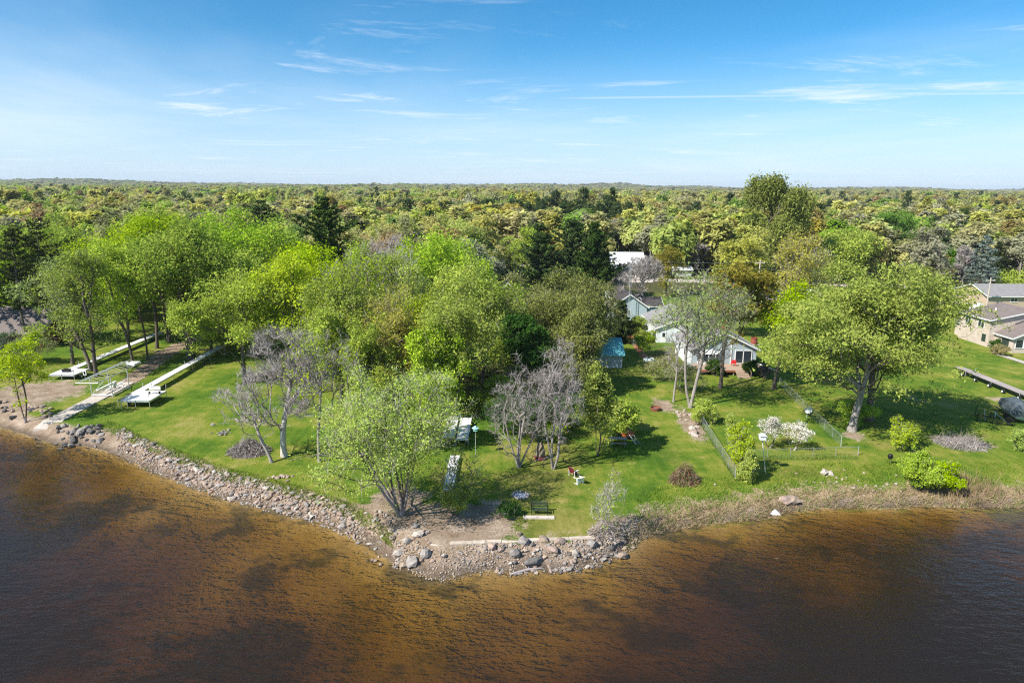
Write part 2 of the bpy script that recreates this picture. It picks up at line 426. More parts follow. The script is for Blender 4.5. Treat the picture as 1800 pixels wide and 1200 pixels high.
m, n, l, p = newmat('ground'); nt = m.node_tree
def mth(op, a, b=None, c=None, clamp=False):
    q = node(nt, 'ShaderNodeMath', operation=op, use_clamp=clamp)
    for i, v in enumerate((a, b, c)):
        if v is None: continue
        if isinstance(v, (int, float)): q.inputs[i].default_value = v
        else: nt.links.new(v, q.inputs[i])
    return q.outputs[0]
def noise(scale, det=5, rough=.6, stretch=(1, 1, 1), rot=0, dist=0.0):
    tc = node(nt, 'ShaderNodeTexCoord'); mp = node(nt, 'ShaderNodeMapping')
    mp.inputs['Scale'].default_value = stretch; mp.inputs['Rotation'].default_value = (0, 0, rot)
    nt.links.new(tc.outputs['Object'], mp.inputs[0])
    q = node(nt, 'ShaderNodeTexNoise'); q.inputs['Scale'].default_value = scale; q.inputs['Detail'].default_value = det
    q.inputs['Roughness'].default_value = rough; q.inputs['Distortion'].default_value = dist
    nt.links.new(mp.outputs[0], q.inputs['Vector']); return q.outputs['Fac']
def ramp(v, *stops):
    q = node(nt, 'ShaderNodeValToRGB'); e = q.color_ramp.elements
    e[0].position, e[0].color = stops[0][0], (*stops[0][1], 1); e[1].position, e[1].color = stops[-1][0], (*stops[-1][1], 1)
    for s_ in stops[1:-1]:
        k = e.new(s_[0]); k.color = (*s_[1], 1)
    nt.links.new(v, q.inputs[0]); return q.outputs[0]
def mixc(f, a, b):
    q = node(nt, 'ShaderNodeMixRGB')
    for i, v in enumerate((f, a, b)):
        if isinstance(v, tuple): q.inputs[i].default_value = (*v, 1)
        elif isinstance(v, float): q.inputs[i].default_value = v
        else: nt.links.new(v, q.inputs[i])
    return q.outputs[0]
def mrange(v, a, b, c=0.0, d=1.0):
    q = node(nt, 'ShaderNodeMapRange', interpolation_type='SMOOTHSTEP')
    for i, k in enumerate((a, b, c, d)): q.inputs[i + 1].default_value = k
    nt.links.new(v, q.inputs[0]); return q.outputs[0]
def attr(nm):
    q = node(nt, 'ShaderNodeAttribute', attribute_name=nm); s_ = node(nt, 'ShaderNodeSeparateColor')
    nt.links.new(q.outputs['Color'], s_.inputs[0]); return [s_.outputs[0], s_.outputs[1], s_.outputs[2], q.outputs['Alpha']]
aS, aD, aW, aA = attr('cover'); aM, aY = attr('cover2')[:2]
big = noise(0.11, 4, .6); mid = noise(0.55, 5, .65); fine = noise(5.0, 6, .75); grain = noise(22.0, 3, .7)
mow = noise(1.6, 3, .6, (1, .12, 1), 0.35)
tone = mth('ADD', mth('MULTIPLY', big, .45), mth('ADD', mth('MULTIPLY', mid, .33), mth('ADD', mth('MULTIPLY', fine, .12), mth('MULTIPLY', mow, .14))))
lawn = ramp(mth('ADD', mth('MULTIPLY', mth('SUBTRACT', tone, .52), 2.0), .555), (.30, (.055, .125, .012)), (.44, (.10, .185, .016)), (.56, (.18, .24, .026)), (.68, (.28, .285, .05)), (.82, (.40, .34, .12)))
lawn = mixc(mrange(grain, .35, .75, 0, .55), lawn, (.045, .085, .012))
sandc = ramp(mth('ADD', mth('MULTIPLY', mid, .5), mth('MULTIPLY', fine, .5)), (.32, (.14, .095, .06)), (.5, (.33, .245, .175)), (.68, (.58, .48, .39)))
dryc = ramp(fine, (.3, (.17, .115, .06)), (.5, (.37, .27, .16)), (.7, (.52, .41, .29)))
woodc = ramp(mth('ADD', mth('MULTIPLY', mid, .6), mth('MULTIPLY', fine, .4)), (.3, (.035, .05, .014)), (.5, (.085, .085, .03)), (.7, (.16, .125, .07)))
jit = mth('ADD', mth('MULTIPLY', mid, .5), mth('MULTIPLY', fine, .5))
def mask(a, lo=.44, hi=.56, k=1.9): return mrange(mth('ADD', a, mth('MULTIPLY', mth('SUBTRACT', jit, .5), k)), lo, hi)
lawn = mixc(mth('MULTIPLY', mask(aY, .25, .75, 1.7), .8), lawn, ramp(tone, (.40, (.10, .125, .022)), (.52, (.21, .20, .045)), (.64, (.36, .30, .10))))
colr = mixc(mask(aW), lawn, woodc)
colr = mixc(mask(aD), colr, dryc)
colr = mixc(mask(aS), colr, sandc)
colr = mixc(mask(aM), colr, (.46, .17, .06))
# lake bed below the water: tan sand with dark weed beds and thin wrack lines
ge = node(nt, 'ShaderNodeNewGeometry'); sp = node(nt, 'ShaderNodeSeparateXYZ'); nt.links.new(ge.outputs['Position'], sp.inputs[0])
under = mrange(sp.outputs[2], WATER - .02, WATER + .05, 1, 0)
weed = mth('ADD', mth('MULTIPLY', noise(.15, 7, .58, (.85, 1.1, 1), .45), .68), mth('MULTIPLY', noise(.6, 5, .55, (.8, 1.2, 1), .4), .32))
deepw = mrange(sp.outputs[2], WATER - 1.5, WATER - .45, .12, 0)
weedm = mth('MULTIPLY', mrange(mth('ADD', weed, deepw), .51, .60), .85)
bed = mixc(weedm, ramp(fine, (.3, (.46, .31, .13)), (.7, (.60, .43, .22))), (.115, .105, .075))
bed = mixc(mask(aA, .45, .6, .8), bed, (.30, .29, .07))
edge = mrange(sp.outputs[2], WATER - .10, WATER + .0, 0, 1)
bed = mixc(mth('MULTIPLY', edge, mrange(mid, .4, .6)), bed, (.14, .105, .06))
wet = mrange(sp.outputs[2], WATER + .03, WATER + .55, .45, 1)
vs = node(nt, 'ShaderNodeVectorMath', operation='SCALE'); nt.links.new(colr, vs.inputs[0]); nt.links.new(wet, vs.inputs['Scale'])
colr = mixc(under, vs.outputs[0], bed)
nt.links.new(colr, p.inputs['Base Color'])
p.inputs['Roughness'].default_value = 0.95; p.inputs['Specular IOR Level'].default_value = 0.1
bp = node(nt, 'ShaderNodeBump'); bp.inputs['Strength'].default_value = .9; bp.inputs['Distance'].default_value = .12
nt.links.new(mth('ADD', fine, mth('MULTIPLY', grain, .5)), bp.inputs['Height']); nt.links.new(bp.outputs[0], p.inputs['Normal'])
gme.materials.append(m)
tag(link('ground', gme), kind='structure')

# ------------------------------------------------------------------ water: clear brown lake in a closed body with absorption
m, n, l, p = newmat('lake_water'); nt = m.node_tree; nt.nodes.remove(p)
out = nt.nodes['Material Output']
wv = noise(1.5, 2, .5, (.55, 1.2, 1), -.4); wv2 = noise(4.5, 2, .5, (.6, 1.2, 1), -.2); wv3 = noise(.09, 3, .5, (1, 1, 1))
bpw = node(nt, 'ShaderNodeBump'); bpw.inputs['Strength'].default_value = 1.0; bpw.inputs['Distance'].default_value = .09
nt.links.new(mth('MULTIPLY', mth('ADD', wv, mth('MULTIPLY', wv2, .38)), mrange(wv3, .38, .62, .45, 1.15)), bpw.inputs['Height'])
fr = node(nt, 'ShaderNodeFresnel'); fr.inputs['IOR'].default_value = 1.333; nt.links.new(bpw.outputs[0], fr.inputs['Normal'])
gl = node(nt, 'ShaderNodeBsdfGlossy'); gl.inputs['Roughness'].default_value = .06; nt.links.new(bpw.outputs[0], gl.inputs['Normal'])
tr = node(nt, 'ShaderNodeBsdfTransparent'); tr.inputs[0].default_value = (.97, .96, .93, 1)
ms = node(nt, 'ShaderNodeMixShader')
df_ = node(nt, 'ShaderNodeBsdfDiffuse'); df_.inputs[0].default_value = (.24, .185, .125, 1); mt_ = node(nt, 'ShaderNodeMixShader'); mt_.inputs[0].default_value = .07   # silt held in the water
nt.links.new(tr.outputs[0], mt_.inputs[1]); nt.links.new(df_.outputs[0], mt_.inputs[2]); nt.links.new(bpw.outputs[0], df_.inputs['Normal'])
nt.links.new(fr.outputs[0], ms.inputs[0]); nt.links.new(mt_.outputs[0], ms.inputs[1]); nt.links.new(gl.outputs[0], ms.inputs[2])
nt.links.new(ms.outputs[0], out.inputs['Surface'])
va = node(nt, 'ShaderNodeVolumeAbsorption'); va.inputs['Color'].default_value = (.705, .60, .14, 1); va.inputs['Density'].default_value = 2.7
nt.links.new(va.outputs[0], out.inputs['Volume'])
lake = MB().box(-9000, 9000, -2500, 700, -10.4, WATER).build('lake', 'lake_water')
tag(lake, kind='structure')

# ------------------------------------------------------------------ trees
def tubes(pos, par, rad, cnt, rows=None):
    """tapered limbs from a node tree; returns verts, quads"""
    c = np.nonzero(par >= 0)[0]; pa = par[c]
    p0, p1 = pos[pa], pos[c]
    cont = cnt[c] > 0.55 * cnt[pa]
    r1 = rad[c]; r0 = np.where(cont, rad[pa], np.minimum(rad[pa], r1 * 1.25))
    d = p1 - p0; L = np.linalg.norm(d, axis=1, keepdims=True); d = d / np.maximum(L, 1e-6)
    p1 = p1 + d * np.minimum(r1[:, None] * .4, .05)
    ref = np.where(np.abs(d[:, 2:3]) > .9, np.array([[1., 0, 0]]), np.array([[0, 0, 1.]]))
    a = np.cross(d, ref); a /= np.linalg.norm(a, axis=1, keepdims=True); b = np.cross(d, a)
    V_, Q_, base = [], [], 0
    for k, sel in ((8, r0 > .12), (5, (r0 <= .12) & (r0 > .04)), (3, r0 <= .04)):
        if not sel.any(): continue
        t = np.arange(k) * 2 * math.pi / k
        ring = a[sel][:, None, :] * np.cos(t)[None, :, None] + b[sel][:, None, :] * np.sin(t)[None, :, None]
        v = np.concatenate([p0[sel][:, None] + ring * r0[sel][:, None, None], p1[sel][:, None] + ring * r1[sel][:, None, None]], 1)
        m_ = len(v); o = base + np.arange(m_)[:, None] * 2 * k; i = np.arange(k)[None]; j = (np.arange(k)[None] + 1) % k
        Q_.append(np.stack([o + i, o + j, o + k + j, o + k + i], -1).reshape(-1, 4)); V_.append(v.reshape(-1, 3)); base += m_ * 2 * k
    return np.concatenate(V_), Q_
def quads_at(rng, c, s, up=.5, asp=.62, axis_=None, outv=None):
    """one leaf blade (rhombus) per point"""
    n = len(c)
    nrm = rng.normal(size=(n, 3)); nrm[:, 2] += up * 2
    if outv is not None: nrm += outv
    nrm /= np.linalg.norm(nrm, axis=1, keepdims=True)
    t = rng.normal(size=(n, 3)) if axis_ is None else axis_ + rng.normal(size=(n, 3)) * .35
    t -= (t * nrm).sum(1, keepdims=True) * nrm; t /= np.linalg.norm(t, axis=1, keepdims=True) + 1e-9
    b = np.cross(nrm, t); s = s[:, None]
    v = np.stack([c - t * s * .5 - b * s * asp * .5, c - t * s * .42 + b * s * asp * .5, c + t * s * .55], 1)
    return v.reshape(-1, 3), np.arange(n * 3).reshape(-1, 3)
def slivers(rng, p, d, ln, w):
    """thin twigs / blades: one long triangle each"""
    n = len(p); s = np.cross(d, rng.normal(size=(n, 3))); s /= np.linalg.norm(s, axis=1, keepdims=True) + 1e-9
    v = np.stack([p - s * w[:, None] / 2, p + s * w[:, None] / 2, p + d * ln[:, None]], 1)
    return v.reshape(-1, 3), np.arange(n * 3).reshape(-1, 3)
def grow(rng, H, Wd, cb, tips, lean=(0, 0), stems=1, lobes=11, step=.75, leader=.45, spread=.3, top=1.0, wob=.10):
    """trunk(s) and limbs reaching for points in a lumpy crown; returns node arrays and the tip rows"""
    ctr = np.array([lean[0], lean[1], (H + cb) / 2]); rad = np.array([Wd / 2, Wd / 2, (H - cb) / 2])
    u = rng.normal(size=(lobes, 3)); u /= np.linalg.norm(u, axis=1, keepdims=True)
    u[:, 2] = np.where(u[:, 2] < -.75, -u[:, 2], u[:, 2])
    lc = u * rng.uniform(.30, .86, (lobes, 1)); lr = rng.uniform(.6, 1.3, lobes) * .88 / lobes ** .36
    k = rng.integers(0, lobes, tips); w = rng.normal(size=(tips, 3)); w /= np.linalg.norm(w, axis=1, keepdims=True)
    w[:, 2] = np.where((w[:, 2] < -.2) & (rng.random(tips) < .4), -w[:, 2], w[:, 2])
    q = lc[k] + w * (lr[k] * rng.uniform(.4, 1.0, tips) ** .5)[:, None] * np.array([1.1, 1.1, .72])
    inn = rng.random(tips) < .08
    q[inn] = rng.normal(size=(inn.sum(), 3)) * .36
    q[:, :2] *= np.clip(1.06 - .32 * (q[:, 2:3] - .1) ** 2 * top, .3, 1.1)
    hr = np.quantile(np.hypot(q[:, 0], q[:, 1]), .97); q[:, :2] /= hr
    zt_, zb_ = q[:, 2].max(), q[:, 2].min(); q[:, 2] = np.where(q[:, 2] > 0, q[:, 2] / zt_, q[:, 2] / max(-zb_, .6))
    T = ctr + q * rad
    T = T[T[:, 2] > cb * .75]
    pos, par, pl = [np.zeros(3)], [-1], [0.0]
    for s in range(stems):
        a = 2 * math.pi * (s + rng.uniform(-.25, .25)) / stems
        tz = cb + leader * (H - cb); lk = min(1.0, tz / ctr[2]); tgt = np.array([lean[0] * lk, lean[1] * lk, tz])
        if stems > 1: tgt += np.array([math.cos(a), math.sin(a), 0]) * Wd * spread * rng.uniform(.6, 1.1)
        m_ = max(4, int(np.linalg.norm(tgt) / step)); prev = 0
        ph = rng.uniform(0, 6.28, 2)
        for i in range(1, m_ + 1):
            t = i / m_
            pt = tgt * np.array([t ** 1.25, t ** 1.25, t]) + np.array([math.sin(t * 5 + ph[0]) - math.sin(ph[0]), math.sin(t * 4 + ph[1]) - math.sin(ph[1]), 0]) * wob * H * .12
            if stems > 1: pt[:2] += np.array([math.cos(a), math.sin(a)]) * .25 * min(1, t * 6)
            pos.append(pt); par.append(prev); pl.append(pl[prev] + float(np.linalg.norm(pt - pos[prev]))); prev = len(pos) - 1
    cap = 40 + tips * 14
    P = np.zeros((cap, 3)); P[:len(pos)] = pos; L = np.zeros(cap); L[:len(pl)] = pl; par = par + [0] * (cap - len(par)); par = np.array(par); n_ = len(pos)
    par[n_:] = -2
    ok0 = P[:n_, 2] > cb * .62
    usable = np.zeros(cap, bool); usable[:n_] = ok0
    if not ok0.any(): usable[n_ - 1] = True
    ref = np.array([lean[0] * .6, lean[1] * .6, cb * .8])
    T = T[np.argsort(np.linalg.norm(T - ref, axis=1))]
    tiprow = []
    for t_ in T:
        dv = t_ - P[:n_]; ds = np.sqrt((dv * dv).sum(1))
        cost = ds * 1.0 + .5 * L[:n_] + np.maximum(0, -dv[:, 2]) * 1.1 + np.where(usable[:n_], 0, 1e6)
        j = int(np.argmin(cost)); dist = ds[j]
        m_ = max(1, min(9, int(dist / step)))
        pd = P[j] - P[par[j]] if par[j] >= 0 else np.array([0, 0, 1.])
        pd = pd / (np.linalg.norm(pd) + 1e-6)
        ctl = P[j] + pd * dist * .30 + np.array([0, 0, dist * .10])
        prev = j
        if n_ + m_ >= cap: break
        for i in range(1, m_ + 1):
            s = i / m_
            pt = (1 - s) ** 2 * P[j] + 2 * s * (1 - s) * ctl + s * s * t_
            if i < m_: pt = pt + rng.normal(size=3) * dist * .035
            P[n_] = pt; par[n_] = prev; L[n_] = L[prev] + np.linalg.norm(pt - P[prev]); usable[n_] = True; prev = n_; n_ += 1
        tiprow.append(prev)
    P, par = P[:n_], par[:n_]
    cnt = np.zeros(n_); cnt[tiprow] += 1
    for i in range(n_ - 1, 0, -1): cnt[par[i]] += cnt[i]
    cnt = np.maximum(cnt, .6)
    return P, par, cnt, np.array(tiprow)
def tree_meshes(seed, H, Wd, cb, tips=320, leaves=26, ls=.24, spr=.55, lmat='leaf_light', bark='bark', tr=.22, lean=(0, 0), stems=1,
                twigs=0, tw_len=.8, droop=0.0, vz=.75, lobes=11, leader=.45, spread=.3, up=.38, rt=.014, top=1.0, wob=.10, step=.75, tw_w=.022, limb=None, outw=.45):
    rng = np.random.default_rng(seed)
    P, par, cnt, tp = grow(rng, H, Wd, cb, tips, lean, stems, lobes, step, leader, spread, top, wob)
    rad = np.maximum(rt, tr * (cnt / cnt[0]) ** .47)
    rad = rad * (1 + .55 * np.exp(-np.maximum(P[:, 2], 0) / (tr * 1.6)))
    P[0, 2] = -.25
    v, q = tubes(P, par, rad, cnt)
    bf = [(q[0], 0)] + [(g_, 1) for g_ in q[1:]]; vb = v
    if twigs:
        k = np.repeat(np.concatenate([tp, np.nonzero(cnt <= 2)[0]]), twigs)
        dr = P[k] - P[par[k]]; dr /= np.linalg.norm(dr, axis=1, keepdims=True) + 1e-6
        dr = dr + rng.normal(size=dr.shape) * .62 + np.array([0, 0, .25 - droop]); dr /= np.linalg.norm(dr, axis=1, keepdims=True)
        p0 = P[k] + (P[par[k]] - P[k]) * rng.random((len(k), 1))
        tv, tf = slivers(rng, p0, dr, rng.uniform(.35, 1.2, len(k)) * tw_len, rng.uniform(.6, 1.5, len(k)) * tw_w)
        bf.append((tf + len(vb), 2)); vb = np.concatenate([vb, tv])
    wood = mesh_np('trunk', vb, bf, [bark, limb or ('bark_grey' if not leaves else 'bark'), 'twig_grey'])
    crown = None
    if leaves:
        site = np.concatenate([tp, tp, np.nonzero(cnt <= 2.5)[0]])
        dens = rng.gamma(1.1, 1 / 1.1, len(site))
        k = np.repeat(site, rng.poisson(np.clip(leaves * .5 * dens, 0, leaves * 2)))
        off = rng.normal(size=(len(k), 3)) * spr * .55 * np.array([1, 1, vz])
        off[:, 2] -= droop * rng.random(len(k)) * spr * 2.5
        c = P[k] + off
        ax_ = None
        if droop: ax_ = np.tile(np.array([0, 0, -1.0]), (len(k), 1))
        ov = c - np.array([lean[0] * .8, lean[1] * .8, cb + .3 * (H - cb)]); ov /= np.linalg.norm(ov, axis=1, keepdims=True) + 1e-6
        lv, lf = quads_at(rng, c, rng.gamma(5, .2, len(k)).clip(.45, 1.9) * ls, up, .6, ax_, ov * outw * 1.3)
        crown = mesh_np('crown', lv, [(lf, 0)], [lmat])
    return wood, crown
def conifer_meshes(seed, H, Wd, cb, lmat='needle_pine', bark='bark', levels=24, per=6, sites=9, blades=8, ls=.5, droop=-.1, irr=.35, tr=.24, power=.85, flat=.5):
    rng = np.random.default_rng(seed)
    pos = [np.array([0, 0, -.2])]; par = [-1]; nT = 14
    for i in range(1, nT + 1):
        pos.append(np.array([.12 * math.sin(i * .7 + seed), .12 * math.cos(i * .5), H * i / nT])); par.append(len(pos) - 2)
    tips, sts = [], []
    for k in range(levels):
        f = (k + rng.uniform(0, .6)) / levels; z = cb + (H * .985 - cb) * f
        Lr = Wd / 2 * (1 - f) ** power * (1 + irr * rng.normal() * .5) * (min(1, .55 + f * 3)) + .25
        tn = min(nT, max(1, int(round(z / H * nT))))
        for b in range(per):
            a = rng.uniform(0, 6.28); ln = Lr * rng.uniform(.65, 1.15); d = np.array([math.cos(a), math.sin(a), 0])
            prev = tn; base = pos[tn].copy(); base[2] = z; m_ = max(2, int(sites * ln / (Wd / 2)) + 1)
            for i in range(1, m_ + 1):
                t = i / m_
                pt = base + d * ln * t + np.array([0, 0, droop * ln * t + .28 * ln * t * t]); pt += rng.normal(size=3) * .06
                pos.append(pt); par.append(prev); prev = len(pos) - 1; sts.append((prev, d, t))
    pos = np.array(pos); par = np.array(par); n_ = len(pos)
    cnt = np.ones(n_)
    for i in range(n_ - 1, 0, -1): cnt[par[i]] += cnt[i] * .5
    rad = np.full(n_, .025); rad[:nT + 1] = tr * (1 - np.arange(nT + 1) / (nT + .6)) ** .9 + .02
    cnt[:nT + 1] = 1e6 * 1.2 ** -np.arange(nT + 1)
    v, q = tubes(pos, par, rad, cnt)
    wood = mesh_np('trunk', v, [(g_, 0) for g_ in q], [bark])
    st = np.array([s[0] for s in sts]); dd = np.array([s[1] for s in sts])
    k = np.repeat(np.arange(len(st)), blades)
    side = np.stack([-dd[k][:, 1], dd[k][:, 0], np.zeros(len(k))], -1) * rng.choice([-1, 1], (len(k), 1))
    ax_ = dd[k] * rng.uniform(.3, 1.1, (len(k), 1)) + side * rng.uniform(.1, 1.0, (len(k), 1)) + np.array([0, 0, 1.]) * rng.uniform(-.25, .45, (len(k), 1))
    c = pos[st[k]] + ax_ * ls * .35 + rng.normal(size=(len(k), 3)) * .12
    lv, lf = quads_at(rng, c, rng.uniform(.6, 1.4, len(k)) * ls, flat, .34, ax_)
    return wood, mesh_np('crown', lv, [(lf, 0)], [lmat])
NTREE = [0]
def put_tree(meshes, name, label, x, y, group=None, rz=0.0, sc=(1, 1, 1), cat='tree', z=None):
    o = thing(name, label, cat, (x, y, gz(x, y) if z is None else z), rz, group)
    o.scale = sc
    if meshes[0]: link('trunk', meshes[0], o)
    if meshes[1]: link('crown' if cat == 'tree' else 'foliage', meshes[1], o)
    NTREE[0] += 1
    TREE_XY.append((x, y))
    return o
TREE_XY = []
PRE = {
 'maple':  dict(vz=1.5, tips=430, leaves=30, ls=.36, spr=.75, lmat='leaf_maple', lobes=26),
 'light':  dict(vz=1.1, tips=420, leaves=26, ls=.25, spr=.62, lmat='leaf_light', lobes=26, twigs=1),
 'elm':    dict(tips=700, leaves=40, ls=.25, spr=.6, lmat='leaf_elm', lobes=46, bark='bark_grey'),
 'thin':   dict(tips=380, leaves=15, ls=.22, spr=.6, lmat='leaf_light', lobes=12, twigs=3, bark='bark_grey'),
 'pale':   dict(tips=320, leaves=17, ls=.25, spr=.65, lmat='leaf_pale', lobes=10, twigs=2),
 'bare':   dict(tips=430, leaves=0, twigs=9, tw_len=.9, bark='bark_grey', lobes=12),
 'bud':    dict(tips=420, leaves=7, ls=.2, spr=.6, lmat='leaf_light', twigs=6, bark='bark_grey', lobes=12),
 'dark':   dict(tips=420, leaves=38, ls=.34, spr=.6, lmat='leaf_dark', lobes=12),
 'bright': dict(tips=380, leaves=32, ls=.42, spr=.75, lmat='leaf_bright', lobes=13),
 'olive':  dict(tips=480, leaves=30, ls=.26, spr=.75, lmat='leaf_olive', lobes=14, droop=.35, twigs=1),
 'grey':   dict(tips=400, leaves=11, ls=.26, spr=.7, lmat='leaf_olive', lobes=12, twigs=5, bark='bark_grey'),
 'bronze': dict(tips=420, leaves=26, ls=.30, spr=.65, lmat='leaf_bronze', lobes=14),
 'willow': dict(tips=520, leaves=36, ls=.6, spr=1.1, lmat='leaf_willow', lobes=14, droop=.6),
 'tan':    dict(tips=380, leaves=26, ls=.42, spr=.85, lmat='leaf_tan', lobes=14),
 'yellow': dict(tips=380, leaves=26, ls=.40, spr=.85, lmat='leaf_yellow', lobes=14),
 'rust':   dict(tips=340, leaves=24, ls=.40, spr=.8, lmat='leaf_rust', lobes=12),
}
